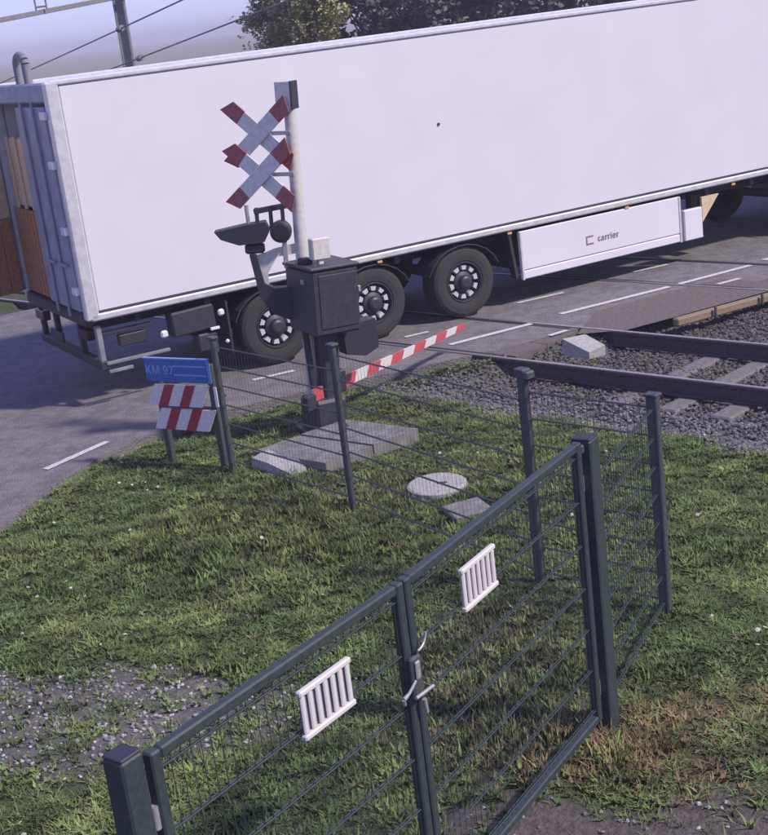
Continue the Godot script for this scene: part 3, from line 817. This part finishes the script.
# ---------------------------------------------------------------- crossing signal and barrier
func crossing_signal():
	var tilt := Basis(Vector3(0, 0, 1), deg_to_rad(-3.0)) * yaw(HD)
	var base := Vector3(-0.725, -0.03, -13.688)
	var t := thing("crossing_signal", "white level crossing mast with double red-tipped crosses, hooded lamps and dark barrier drive box", "crossing signal", base, tilt)
	var s := nst()
	tube(s, Vector3(0, 0.0, 0), Vector3(0, 3.56, 0), 0.068, 0.062, 18)
	obj("mast", s, M.mast_white, t)
	# bell box on top
	var bl := part("bell_box", t, Vector3(0, 3.30, 0), yaw(deg_to_rad(-51.0)))
	s = nst(); bx(s, Vector3(-0.03, 0.15, 0.06), Vector3(0.17, 0.27, 0.04), Basis.IDENTITY, 0.006); obj("front_plate", s, M.board_white, bl)
	s = nst(); bx(s, Vector3(0.055, 0.15, 0.0), Vector3(0.022, 0.27, 0.16), Basis.IDENTITY, 0.004); obj("side_plate", s, M.black_hood, bl)
	s = nst(); tube(s, Vector3(0.0, 0.10, 0.01), Vector3(0.0, 0.24, 0.01), 0.04, 0.06, 14); obj("bell", s, M.mast_white, bl)
	# the two crosses
	for k in 2:
		var cr := part("cross", t, Vector3(0, 3.09 - k * 0.405, 0), yaw(deg_to_rad(-51.0)))
		for sg in [-1, 1]:
			var rot := Basis(Vector3.BACK, sg * deg_to_rad(41.0))
			var z := 0.10 + (0.022 if sg > 0 else 0.0) + k * 0.046
			var o := Vector3(-0.31, 0, z)
			s = nst(); bx(s, o, Vector3(0.50, 0.155, 0.018), rot, 0.004); obj("cross_board", s, M.board_white, cr)
			for e in [-1, 1]:
				s = nst()
				var x0 := 0.252; var x1 := 0.44
				var ol := [Vector2(x0 * e, -0.0775), Vector2((x1 - 0.035 * sg) * e, -0.0775), Vector2((x1 + 0.035 * sg) * e, 0.0775), Vector2(x0 * e, 0.0775)]
				slab_shape(s, ol, -0.009, 0.009, rot, o); obj("red_tip", s, M.board_red, cr)
		s = nst(); bx(s, Vector3(-0.15, 0.0, 0.07), Vector3(0.34, 0.04, 0.02)); obj("cross_bracket", s, M.galvanised, cr)
	# lamp carrier
	var lc := part("lamp_carrier", t, Vector3(0, 2.06, 0), yaw(deg_to_rad(-28.0)))
	s = nst()
	bx(s, Vector3(-0.22, 0.30, 0.02), Vector3(0.46, 0.055, 0.05), Basis(Vector3.BACK, 0.12))
	for x in [-0.42, -0.28, -0.16]: bx(s, Vector3(x, 0.20, 0.02), Vector3(0.04, 0.22, 0.04))
	obj("carrier_frame", s, M.black_hood, lc)
	s = nst()
	slab_shape(s, [Vector2(-0.86, 0.10), Vector2(-0.55, 0.15), Vector2(-0.34, 0.17), Vector2(-0.30, 0.08), Vector2(-0.36, -0.03), Vector2(-0.62, -0.05), Vector2(-0.80, 0.02)], -0.09, 0.09)
	obj("lamp_hood", s, M.black_hood, lc)
	s = nst(); bx(s, Vector3(-0.47, -0.10, 0.0), Vector3(0.20, 0.10, 0.12), Basis.IDENTITY, 0.02); obj("lamp_visor", s, M.black_hood, lc)
	s = nst(); lathe(s, [Vector2(0.0, 0.10), Vector2(0.095, 0.10), Vector2(0.11, 0.08), Vector2(0.11, -0.02), Vector2(0.10, -0.10), Vector2(0.0, -0.12)], 28, Vector3(-0.19, 0.06, 0.02)); obj("signal_lamp", s, M.black_hood, lc)
	s = nst(); lathe(s, [Vector2(0.0, 0.108), Vector2(0.08, 0.106), Vector2(0.088, 0.098)], 28, Vector3(-0.19, 0.06, 0.02)); obj("lens", s, M.dark, lc)
	s = nst(); bx(s, Vector3(-0.165, -0.17, 0.02), Vector3(0.05, 0.30, 0.04)); obj("lamp_bracket", s, M.galvanised, lc)
	s = nst(); tube(s, Vector3(-0.52, 0.34, 0.0), Vector3(-0.50, -0.30, 0.0), 0.022, 0.012, 8); obj("cable", s, M.galvanised, lc)
	s = nst()
	slab_shape(s, [Vector2(-0.06, -0.08), Vector2(-0.06, -0.18), Vector2(-0.25, -0.20), Vector2(-0.36, -0.36), Vector2(-0.36, -0.48), Vector2(-0.44, -0.48), Vector2(-0.48, -0.18), Vector2(-0.36, -0.15), Vector2(-0.28, -0.12)], -0.02, 0.02)
	obj("support_arm", s, M.mast_white, lc)
	s = nst()
	slab_shape(s, [Vector2(-0.53, -0.16), Vector2(-0.46, -0.17), Vector2(-0.40, -0.46), Vector2(-0.30, -0.52), Vector2(-0.02, -0.50), Vector2(0.02, -0.85), Vector2(-0.12, -0.88), Vector2(-0.34, -0.78), Vector2(-0.46, -0.60)], -0.06, 0.06)
	obj("counterweight_arm", s, M.black_hood, lc)
	# barrier drive housing
	var bb := part("drive_box", t, Vector3(0.10, 1.08, 0.20))
	s = nst(); bx(s, Vector3(0, 0.35, 0), Vector3(0.52, 0.66, 0.60), Basis.IDENTITY, 0.02); obj("housing", s, M.box_grey, bb)
	s = nst(); bx(s, Vector3(0, 0.70, 0), Vector3(0.56, 0.035, 0.64), Basis.IDENTITY, 0.012); obj("lid", s, M.box_grey, bb)
	s = nst(); bx(s, Vector3(0.02, 0.36, 0.305), Vector3(0.42, 0.54, 0.012), Basis.IDENTITY, 0.004); obj("door", s, M.box_grey, bb)
	s = nst(); bx(s, Vector3(0.27, 0.44, 0.28), Vector3(0.03, 0.06, 0.04)); obj("hasp", s, M.galvanised, bb)
	s = nst(); bx(s, Vector3(-0.265, 0.56, 0.10), Vector3(0.02, 0.05, 0.06)); obj("hasp", s, M.galvanised, bb)
	s = nst(); bx(s, Vector3(-0.16, 0.745, -0.02), Vector3(0.12, 0.06, 0.12), Basis.IDENTITY, 0.01); obj("bolt_plate", s, M.black_hood, bb)
	s = nst(); bx(s, Vector3(-0.05, 0.87, 0.10), Vector3(0.20, 0.22, 0.10), Basis.IDENTITY, 0.012); bx(s, Vector3(-0.05, 0.75, 0.10), Vector3(0.06, 0.10, 0.06)); obj("junction_box", s, M.mast_white, bb)
	s = nst(); slab_shape(s, [Vector2(0.16, 0.02), Vector2(0.56, 0.05), Vector2(0.58, -0.26), Vector2(0.42, -0.33), Vector2(0.20, -0.28)], -0.12, 0.06); obj("boom_clamp", s, M.black_hood, bb)
	# stand
	s = nst(); bx(s, Vector3(0.13, 0.72, 0.12), Vector3(0.19, 0.78, 0.22), Basis.IDENTITY, 0.02); obj("stand_column", s, M.box_grey, t)
	s = nst(); bx(s, Vector3(0.24, 0.52, 0.14), Vector3(0.10, 0.24, 0.16), Basis.IDENTITY, 0.015); obj("stand_bracket", s, M.black_hood, t)
	s = nst(); tube(s, Vector3(-0.06, 0.30, 0.17), Vector3(-0.12, 1.1, 0.17), 0.035, 0.035, 12); obj("cable_duct", s, M.black_hood, t)
	s = nst(); bx(s, Vector3(0.05, 0.19, 0.12), Vector3(0.36, 0.38, 0.40), Basis.IDENTITY, 0.03); obj("plinth", s, M.box_grey, t)
	s = nst(); bx(s, Vector3(0.05, 0.02, 0.12), Vector3(0.48, 0.05, 0.52), Basis.IDENTITY, 0.01); obj("foot_plate", s, M.box_grey, t)
	for p in [[0.11, 0.10], [0.17, 0.11]]:
		s = nst(); tube(s, Vector3(p[0], p[1], 0.31), Vector3(p[0], p[1], 0.345), 0.024, 0.020, 8); obj("bolt", s, M.white_lamp, t)

	# boom, hanging low along the road edge
	var a := Vector3(-0.70, 0.41, -13.40); var b := Vector3(1.10, 0.33, -16.05)
	var bo := thing("barrier_boom", "low red and white striped barrier boom pointing from mast foot to trailer wheels", "barrier boom", a, Basis.looking_at((b - a).normalized(), Vector3.UP))
	var ln := (b - a).length()
	s = nst()
	slab_shape(s, [Vector2(0, -0.064), Vector2(ln, -0.034), Vector2(ln, 0.034), Vector2(0, 0.064)], -0.016, 0.016, yaw(PI * 0.5))
	obj("beam", s, M.white_bar, bo)
	var seg := ln / 13.0
	for k in 7:
		var x0 := k * 2 * seg; var x1 := x0 + seg
		var h0: float = lerp(0.0655, 0.0355, x0 / ln); var h1: float = lerp(0.0655, 0.0355, min(1.0, x1 / ln))
		s = nst()
		var sk := 0.07 if k < 6 else 0.0
		slab_shape(s, [Vector2(x0 + 0.002, -h0), Vector2(x1, -h1), Vector2(x1 + sk, h1), Vector2(x0 + (0.07 if k > 0 else 0.002), h0)], -0.018, 0.018, yaw(PI * 0.5))
		obj("red_band", s, M.boom_red, bo)
	s = nst(); bx(s, Vector3(0, -0.06, 0.06), Vector3(0.07, 0.16, 0.16)); obj("boom_socket", s, M.black_hood, bo)

# ---------------------------------------------------------------- blue sign with striped boards
func verge_sign():
	var p0 := Vector3(-2.29, 0, -13.10); var p1 := Vector3(-1.57, 0, -12.64)
	var dirv := (p1 - p0).normalized()
	var z := dirv.cross(Vector3.UP)
	if z.z < 0: z = -z
	var b := Basis(dirv, Vector3.UP, z)
	var t := thing("verge_sign", "blue panel above two red and white striped boards on dark posts", "sign", p0 + Vector3(0, 0.04, 0), b)
	var L := (p1 - p0).length()
	var s: SurfaceTool
	for x in [0.10, L - 0.08]:
		s = nst(); bx(s, Vector3(x, 0.44, -0.04), Vector3(0.075, 1.12, 0.06)); obj("post", s, M.fence_dark, t)
	var bp := part("blue_panel", t, Vector3(L * 0.5 - 0.02, 0.945, 0.02))
	s = nst(); bx(s, Vector3.ZERO, Vector3(0.80, 0.245, 0.025), Basis.IDENTITY, 0.006); obj("plate", s, M.sign_blue, bp)
	s = nst()
	bx(s, Vector3(0, 0.117, 0.004), Vector3(0.82, 0.016, 0.03)); bx(s, Vector3(0.402, 0, 0.004), Vector3(0.016, 0.245, 0.03))
	obj("plate_rim", s, M.sign_text, bp)
	for y in [0.045, -0.045]:
		s = nst(); bx(s, Vector3(0.17, y, 0.014), Vector3(0.40, 0.018, 0.006)); obj("printed_line", s, M.sign_text, bp)
	lettering("KM 97", 0.09, M.sign_text, bp, "lettering", Vector3(-0.21, 0.0, 0.014))
	for k in 2:
		var bd := part("striped_board", t, Vector3(L * 0.5 - 0.03 + k * 0.04, 0.685 - k * 0.245, 0.022))
		s = nst(); slab_shape(s, [Vector2(-0.42, -0.11), Vector2(0.26, -0.11), Vector2(0.38, 0.11), Vector2(-0.30, 0.11)], -0.012, 0.012); obj("white_plate", s, M.sign_white, bd)
		for j in 2:
			var x := -0.20 + j * 0.265
			s = nst(); slab_shape(s, [Vector2(x - 0.085, -0.111), Vector2(x + 0.035, -0.111), Vector2(x + 0.155, 0.111), Vector2(x + 0.035, 0.111)], -0.008, 0.016); obj("red_stripe", s, M.sign_red, bd)
	s = nst(); bx(s, Vector3(L - 0.03, 0.68, -0.005), Vector3(0.035, 0.20, 0.01)); obj("reflector", s, M.white_lamp, t)
	s = nst(); bx(s, Vector3(L * 0.5, 0.565, 0.0), Vector3(0.66, 0.03, 0.02)); obj("cross_rail", s, M.fence_dark, t)

# ---------------------------------------------------------------- fence and gate
var wire_cache := {}
func wire_mesh(ln: float, r: float) -> Mesh:
	var k := "%.3f_%.4f" % [ln, r]
	if not wire_cache.has(k):
		var s := nst(); tube(s, Vector3.ZERO, Vector3(ln, 0, 0), r, -1, 6, false); wire_cache[k] = s.commit()
	return wire_cache[k]

# double-rod mesh in the local xy plane, x from x0 to x1
func mesh_infill(parent: Node, x0: float, x1: float, y0: float, y1: float, m: Material, step := 0.05, rows := 0.2, vr := 0.0019):
	if vr > 0.0:
		var n := int((x1 - x0) / step)
		var vm := wire_mesh(y1 - y0, vr)
		for i in n + 1:
			var o := obj("upright_wire", vm, m, parent)
			o.transform = Transform3D(Basis(Vector3.BACK, PI * 0.5), Vector3(lerp(x0, x1, float(i) / n), y0, 0))
	var nr := int(round((y1 - y0 - 0.06) / rows))
	var hm := wire_mesh(x1 - x0, 0.0042)
	for j in nr + 1:
		for z in [-0.007, 0.007]:
			var o := obj("cross_wire", hm, m, parent)
			o.position = Vector3(x0, lerp(y0 + 0.03, y1 - 0.03, float(j) / nr), z)

func fence():
	var posts := [Vector3(1.07, 0, -7.005), Vector3(1.732, 0, -8.308), Vector3(0.988, 0, -9.042), Vector3(-0.364, 0, -11.092), Vector3(-1.53, 0, -12.573)]
	var hs := [1.6, 1.53, 1.60, 1.46, 1.32]
	var t := thing("mesh_fence", "dark wire mesh fence running from the gate corner back to the blue sign", "fence")
	var s: SurfaceTool
	for i in range(1, 5):
		var p: Vector3 = posts[i]
		var nxt: Vector3 = posts[min(i + 1, 4)] - posts[min(i, 3)]
		var po := part("post", t, p, yaw(atan2(-nxt.z, nxt.x)))
		s = nst(); bx(s, Vector3(0, hs[i] * 0.5 - 0.05, 0), Vector3(0.06 if i > 2 else 0.085, hs[i] + 0.1, 0.05), Basis.IDENTITY, 0.008); obj("shaft", s, M.fence_dark, po)
		s = nst(); bx(s, Vector3(0, hs[i] + 0.008, 0), Vector3(0.10, 0.022, 0.08), Basis.IDENTITY, 0.006)
		if i == 2: bx(s, Vector3(-0.02, hs[i] - 0.02, 0), Vector3(0.15, 0.06, 0.08), Basis.IDENTITY, 0.01)
		obj("cap", s, M.fence_dark, po)
		for y in [0.3, 0.75, 1.2]:
			s = nst(); bx(s, Vector3(0, y, 0.03), Vector3(0.06, 0.03, 0.02)); obj("clip", s, M.fence_dark, po)
	for i in 4:
		var a: Vector3 = posts[i]; var b: Vector3 = posts[i + 1]
		var dv := (b - a); dv.y = 0
		var pn := part("panel", t, a, yaw(atan2(-dv.z, dv.x)))
		var top: float = min(hs[i], hs[i + 1]) - 0.05
		mesh_infill(pn, 0.05, dv.length() - 0.05, 0.06, top, M.gate_green if i == 0 else M.fence_dark, 0.05, 0.2, 0.0019 if i < 2 else 0.0012)

func gate():
	var L := Vector3(-0.98, 0, -4.10); var Mi := Vector3(-0.02, 0, -5.34); var R := Vector3(1.04, 0, -6.93)
	var H := 1.76
	var s: SurfaceTool
	var ends := [[L, Mi, "green square gate post at the lower left corner of the photo", 1.86], [R, Mi, "tall green square gate post where the gate meets the mesh fence", 1.80]]
	for k in 2:
		var e = ends[k]
		var dv: Vector3 = (Mi - L) if k == 0 else (R - Mi)
		var o := thing("gate_post", e[2], "gate post", e[0] + Vector3(0, -0.05, 0), yaw(atan2(-dv.z, dv.x)), "gate posts")
		var w := 0.10 if k == 0 else 0.12
		s = nst(); bx(s, Vector3(-0.055 if k == 0 else 0.05, e[3] * 0.5, 0), Vector3(w, e[3], w), Basis.IDENTITY, 0.008); obj("shaft", s, M.gate_green, o)
		s = nst(); bx(s, Vector3(-0.055 if k == 0 else 0.05, e[3] + 0.006, 0), Vector3(w - 0.004, 0.012, w - 0.004), Basis.IDENTITY, 0.004); obj("cap", s, M.black_hood, o)
		for y in [0.28, 1.52]:
			s = nst(); tube(s, Vector3(0.035 * (1 if k == 0 else -1) + 0.0, y, 0.0), Vector3(0.035 * (1 if k == 0 else -1), y + 0.09, 0.0), 0.018, -1, 10); obj("hinge_pin", s, M.galvanised, o)
		if k == 1:
			s = nst(); bx(s, Vector3(-0.02, e[3] - 0.04, 0.0), Vector3(0.05, 0.05, 0.05)); obj("stop", s, M.fence_dark, o)
	for k in 2:
		var a: Vector3 = L if k == 0 else Mi
		var b: Vector3 = Mi if k == 0 else R
		var dv := b - a
		var ln := dv.length()
		var o := thing("gate_leaf", ["left green mesh gate leaf with white slatted plate and steel latch", "right green mesh gate leaf with white slatted plate, hinged beside the fence"][k], "gate", a, yaw(atan2(-dv.z, dv.x)), "gate leaves")
		var x0 := 0.07 if k == 0 else 0.03
		var x1 := ln - (0.03 if k == 0 else 0.07)
		for x in [x0, x1]:
			s = nst(); bx(s, Vector3(x, 0.08 + (H - 0.08) * 0.5, 0), Vector3(0.05, H - 0.08, 0.05), Basis.IDENTITY, 0.007); obj("stile", s, M.gate_green, o)
		s = nst(); bx(s, Vector3((x0 + x1) * 0.5, H - 0.022, 0), Vector3(x1 - x0 - 0.052, 0.045, 0.046), Basis.IDENTITY, 0.007); obj("top_rail", s, M.gate_green, o)
		s = nst(); bx(s, Vector3((x0 + x1) * 0.5, 0.105, 0), Vector3(x1 - x0 - 0.052, 0.045, 0.046), Basis.IDENTITY, 0.007); obj("bottom_rail", s, M.gate_green, o)
		mesh_infill(o, x0 + 0.03, x1 - 0.03, 0.13, H - 0.05, M.gate_green, 0.05, 0.235)
		# white slatted plate
		var pl := part("slatted_plate", o, Vector3([0.965, 0.615][k], 1.51, 0.03))
		for y in [-0.095, 0.095]:
			s = nst(); bx(s, Vector3(0, y, 0.004), Vector3(0.33, 0.026, 0.028), Basis.IDENTITY, 0.006); obj("plate_rail", s, M.white_bar, pl)
		s = nst(); bx(s, Vector3(0, 0, 0), Vector3(0.028, 0.166, 0.014), Basis.IDENTITY, 0.005)
		var bar := s.commit()
		for j in 7:
			var q := obj("plate_bar", bar, M.white_bar, pl)
			q.position = Vector3(-0.144 + j * 0.048, 0, 0.004)
		if true:
			# thin backing sheet behind the bars
			s = nst(); bx(s, Vector3(0, 0, -0.006), Vector3(0.31, 0.164, 0.003), Basis.IDENTITY, 0.001); obj("plate_back", s, M.catenary_steel if k == 0 else M.mast_white, pl)
		if k == 0:
			var la := part("latch", o, Vector3(x1, 1.30, 0.03))
			s = nst(); bx(s, Vector3(0.01, 0.02, 0.012), Vector3(0.075, 0.20, 0.03), Basis.IDENTITY, 0.01); obj("lock_case", s, M.fence_dark, la)
			s = nst(); bx(s, Vector3(0.0, 0.06, 0.034), Vector3(0.032, 0.085, 0.012), Basis.IDENTITY, 0.005); obj("escutcheon", s, M.galvanised, la)
			s = nst(); tube(s, Vector3(-0.05, -0.05, 0.045), Vector3(0.075, -0.05, 0.05), 0.009); obj("bolt_bar", s, M.galvanised, la)
			s = nst()
			for j in 6:
				var a0 := PI * 0.5 * j / 6.0; var a1 := PI * 0.5 * (j + 1) / 6.0
				tube(s, Vector3(0.02 + sin(a0) * 0.07, 0.20 - cos(a0) * 0.06, 0.03), Vector3(0.02 + sin(a1) * 0.07, 0.20 - cos(a1) * 0.06, 0.03), 0.006)
			obj("chain_hook", s, M.galvanised, la)
			s = nst()
			tube(s, Vector3(-0.02, 0.015, 0.03), Vector3(-0.10, 0.0, 0.05), 0.007); tube(s, Vector3(-0.10, 0.0, 0.05), Vector3(-0.15, -0.005, 0.055), 0.007, 0.011); tube(s, Vector3(-0.15, -0.005, 0.055), Vector3(-0.14, -0.035, 0.05), 0.008)
			obj("lever_handle", s, M.galvanised, la)
			s = nst(); tube(s, Vector3(0.02, -0.09, 0.035), Vector3(0.03, -0.16, 0.035), 0.011, 0.008); obj("drop_bolt", s, M.galvanised, la)

# ---------------------------------------------------------------- small things on the verge
func verge_things():
	var s := nst()
	# concrete slab in two plates
	var A := Vector2(-0.60, -12.10); var B := Vector2(0.32, -12.80); var C := Vector2(-0.40, -13.42); var D := Vector2(-1.33, -12.76)
	var sl := thing("concrete_slab", "flat grey concrete slab in two plates at the foot of the mast", "concrete slab", Vector3(0, -0.02, 0))
	for k in 2:
		var f0 := 0.0 if k == 0 else 0.507; var f1 := 0.493 if k == 0 else 1.0
		var q := [A.lerp(B, f0), A.lerp(B, f1), D.lerp(C, f1), D.lerp(C, f0)]
		s = nst()
		slab_shape(s, q, 0.0, -0.12 - k * 0.012, Basis(Vector3.RIGHT, Vector3(0, 0, 1), Vector3(0, -1, 0)))
		obj("plate", s, M.concrete, sl)
	# broken block
	s = nst()
	var bb := thing("concrete_block", "pale broken concrete block half sunk in grass beside the slab", "concrete block", Vector3(-1.06, -0.05, -12.40), yaw(-0.95))
	var top := [Vector3(-0.34, 0.16, -0.10), Vector3(0.05, 0.19, -0.13), Vector3(0.36, 0.12, -0.07), Vector3(0.36, 0.10, 0.10), Vector3(0.02, 0.15, 0.13), Vector3(-0.33, 0.13, 0.10)]
	var cc := Vector3(0, 0.05, 0)
	for i in range(1, 5): poly(s, [top[0], top[i], top[i + 1]], cc)
	for i in 6:
		var p: Vector3 = top[i]; var q: Vector3 = top[(i + 1) % 6]
		poly(s, [p, q, Vector3(q.x * 1.08, -0.05, q.z * 1.25), Vector3(p.x * 1.08, -0.05, p.z * 1.25)], cc)
	obj("lump", s, M.pale_concrete, bb)
	# round cover
	var cv := thing("round_cover", "round pale concrete cover lying in grass behind the fence", "cover", Vector3(0.395, -0.02, -11.365), Basis(Vector3(1, 0, 0.3).normalized(), 0.03))
	s = nst()
	lathe(s, [Vector2(0.0, 0.05), Vector2(0.25, 0.05), Vector2(0.268, 0.04), Vector2(0.27, 0.0)], 36)
	var lid := obj("lid", s, M.pale_concrete, cv); lid.rotation.x = -PI * 0.5
	s = nst(); bx(s, Vector3(0.05, 0.053, 0.02), Vector3(0.09, 0.012, 0.03)); obj("lifting_bar", s, M.rail_rust, cv)
	# flat stone
	s = nst()
	var fs := thing("paving_slab", "small flat concrete paving slab in the grass nearer the gate", "paving slab", Vector3(0.60, -0.03, -10.68), yaw(0.35))
	bx(s, Vector3(0, 0.03, 0), Vector3(0.36, 0.06, 0.30), Basis(Vector3.RIGHT, 0.05), 0.012); obj("plate", s, M.concrete, fs)
	# tilted deflector block by the near rail
	var db := thing("deflector_block", "tilted pale concrete block between the rails of the near track", "concrete block", Vector3(2.42, -0.01, -15.30), yaw(0.2))
	s = nst()
	var p8 := [Vector3(-0.20, 0.19, -0.15), Vector3(0.10, 0.19, -0.18), Vector3(0.22, 0.10, 0.12), Vector3(0.0, 0.06, 0.17)]
	var c8 := Vector3(0.02, 0.05, 0)
	poly(s, p8, c8)
	for i in 4:
		var p: Vector3 = p8[i]; var q: Vector3 = p8[(i + 1) % 4]
		poly(s, [p, q, Vector3(q.x, -0.02, q.z), Vector3(p.x, -0.02, p.z)], c8)
	obj("wedge", s, M.pale_concrete, db)

# ---------------------------------------------------------------- overhead line and trees
func overhead_line():
	var s := nst()
	var pp := Vector3(-7.40, -0.3, -49.45)
	var t := thing("catenary_portal", "grey steel overhead line portal rising behind the trailer at upper left", "catenary portal", pp)
	s = nst()
	for x in [-0.17, 0.17]: bx(s, Vector3(x, 4.2, 0), Vector3(0.06, 8.4, 0.30))
	bx(s, Vector3(0, 4.2, 0), Vector3(0.30, 8.4, 0.05)); obj("column", s, M.catenary_steel, t)
	var a := Vector3(0.30, 5.98, -0.04); var b := Vector3(-3.9, 5.32, 9.1)
	var dv := b - a
	var bm := Basis(dv.normalized(), Vector3.UP, dv.normalized().cross(Vector3.UP).normalized()).orthonormalized()
	s = nst(); bx(s, (a + b) * 0.5, Vector3(dv.length(), 0.15, 0.14), bm); obj("beam", s, M.catenary_steel, t)
	s = nst()
	var q := a.lerp(b, 0.50)
	bx(s, q + Vector3(-0.14, 0.28, 0), Vector3(0.05, 0.42, 0.05)); bx(s, q + Vector3(0.20, 0.28, 0), Vector3(0.05, 0.42, 0.05)); bx(s, q + Vector3(0.03, 0.16, 0), Vector3(0.38, 0.06, 0.06))
	obj("bracket", s, M.catenary_steel, t)
	s = nst(); bx(s, Vector3(-4.0, 2.6, 9.3), Vector3(0.28, 5.3, 0.28)); obj("column", s, M.catenary_steel, t)
	var wires := [
		[Vector3(-16.634, 2.421, -57.648), Vector3(-1.142, 5.10, -23.97), [0.20, 0.76], "upper overhead wire slanting in front of the grey column"],
		[Vector3(-16.813, 1.508, -57.596), Vector3(-0.011, 4.64, -24.0), [0.38, 0.72, 0.19], "lower overhead wire slanting down behind the trailer roof"]]
	for w in wires:
		var a2: Vector3 = w[0]; var b2: Vector3 = w[1]
		# carry the wire on at both ends
		var ext := (b2 - a2)
		var o := thing("overhead_wire", w[3], "overhead wire", a2, Basis.IDENTITY, "overhead wires")
		s = nst()
		var prev := -ext * 0.1
		for i in range(1, 15):
			var f := -0.1 + i * 0.078
			var cur := ext * f + Vector3(0, -0.05 * sin(clamp(f, 0, 1) * PI), 0)
			tube(s, prev, cur, 0.017, -1, 6, false); prev = cur
		obj("cable", s, M.catenary_steel, o)
		for f in w[2]:
			s = nst()
			var c: Vector3 = ext * f + Vector3(0, -0.05 * sin(f * PI), 0); var u := ext.normalized()
			for j in 3: tube(s, c + u * (j * 0.12 - 0.16), c + u * (j * 0.12 - 0.10), 0.07, 0.07, 10)
			obj("insulator", s, M.catenary_steel, o)

func tree(called: String, label: String, at: Vector3, h: float, rad: float, base_h: float, c0: Color, c1: Color, seed_: int, n_clump: int, leaf := 0.16):
	rng.seed = seed_
	var t := thing(called, label, "tree", at, yaw(seed_ * 1.7), "trees behind the trailer")
	var s := nst()
	var segs := 6
	var prev := Vector3(0, -0.2, 0)
	for i in segs:
		var f := float(i + 1) / segs
		var cur := Vector3(rng.randf_range(-0.12, 0.12) * f, h * 0.75 * f, rng.randf_range(-0.12, 0.12) * f)
		tube(s, prev, cur, lerp(0.22, 0.06, float(i) / segs) * h / 9.0, lerp(0.22, 0.06, f) * h / 9.0, 9, false); prev = cur
	var cl := []
	for i in n_clump:
		var v := Vector3(rng.randfn(), rng.randfn(), rng.randfn()).normalized() * pow(rng.randf(), 0.42)
		var c := Vector3(v.x * rad, base_h + (h - base_h) * 0.5 + v.y * (h - base_h) * 0.5, v.z * rad)
		c *= 1.0 + rng.randf_range(-0.08, 0.10)
		cl.append([c, rng.randf_range(0.35, 0.85) * rad / 3.0])
		if i % 3 == 0: tube(s, Vector3(0, lerp(base_h * 0.7, h * 0.6, rng.randf()), 0), c, 0.05 * h / 9.0, 0.012, 6, false)
	obj("trunk", s, M.bark, t)
	var lf := nst()
	for k in 5:
		var a := rng.randf() * TAU
		var d := Vector3(cos(a), rng.randf_range(-0.5, 0.7), sin(a)).normalized()
		var sd := d.cross(Vector3(rng.randf(), 1, rng.randf())).normalized() * 0.36
		var o := d * 0.3
		for q in [[o, o + d * 0.5 + sd, o + d], [o, o + d, o + d * 0.5 - sd]]:
			var nl := (d * 0.3 + Vector3.UP * 0.6 + sd.cross(d)).normalized()
			tri(lf, q, [nl, nl, nl])
	var la := lf.commit().surface_get_arrays(0)
	var lv: PackedVector3Array = la[Mesh.ARRAY_VERTEX]; var lnr: PackedVector3Array = la[Mesh.ARRAY_NORMAL]
	var V := PackedVector3Array(); var N := PackedVector3Array(); var C := PackedColorArray()
	for c in cl:
		var tone := rng.randf()
		for i in (120 if leaf < 0.12 else 60):
			var v: Vector3 = Vector3(rng.randfn(), rng.randfn() * 0.8, rng.randfn()) * c[1] * 0.55
			var rb := Basis.from_euler(Vector3(rng.randf_range(-0.7, 0.7), rng.randf() * TAU, rng.randf_range(-0.7, 0.7)))
			var xf := Transform3D(rb.scaled(Vector3.ONE * leaf * rng.randf_range(0.6, 1.3)), c[0] + v)
			var col := c0.lerp(c1, clamp(tone + rng.randf_range(-0.3, 0.3), 0, 1)) * rng.randf_range(0.75, 1.25)
			for j in lv.size():
				V.append(xf * lv[j]); N.append(rb * lnr[j]); C.append(col)
	var arr := []; arr.resize(Mesh.ARRAY_MAX)
	arr[Mesh.ARRAY_VERTEX] = V; arr[Mesh.ARRAY_NORMAL] = N; arr[Mesh.ARRAY_COLOR] = C
	var am := ArrayMesh.new(); am.add_surface_from_arrays(Mesh.PRIMITIVE_TRIANGLES, arr)
	obj("crown", am, M.leaf, t)

func trees():
	tree("autumn_tree", "pale yellow-green leafy tree showing over the trailer roof", Vector3(-1.15, -0.3, -43.0), 9.0, 1.8, 2.6, Color(0.27, 0.26, 0.12), Color(0.46, 0.43, 0.24), 5, 130, 0.095)
	tree("dark_tree", "dark purple-grey tree just right of the pale tree", Vector3(1.6, -0.3, -47.0), 10.5, 2.4, 1.8, Color(0.07, 0.064, 0.09), Color(0.13, 0.118, 0.14), 6, 100, 0.2)
	tree("dark_tree", "dark tree behind the roof edge above the drive box", Vector3(4.7, -0.3, -49.0), 11.0, 2.7, 1.8, Color(0.068, 0.064, 0.088), Color(0.13, 0.12, 0.135), 7, 100, 0.2)
	tree("dark_tree", "dark tree above the front half of the trailer", Vector3(8.2, -0.3, -50.0), 10.0, 2.6, 1.6, Color(0.07, 0.065, 0.085), Color(0.12, 0.115, 0.125), 8, 100, 0.2)
	tree("dark_tree", "rightmost dark tree, low behind the trailer roof", Vector3(11.6, -0.3, -50.5), 9.5, 2.5, 1.6, Color(0.07, 0.068, 0.085), Color(0.125, 0.118, 0.12), 9, 90, 0.2)

func _ready():
	nz.seed = 2; nz.frequency = 0.35; nz.fractal_octaves = 4
	nz2.seed = 9; nz2.frequency = 0.35; nz2.fractal_octaves = 3
	sky_and_camera()
	materials()
	setting()
	trailer()
	tractor_unit()
	trees()
	overhead_line()
	crossing_signal()
	verge_sign()
	fence()
	gate()
	verge_things()
	stones_and_grass()
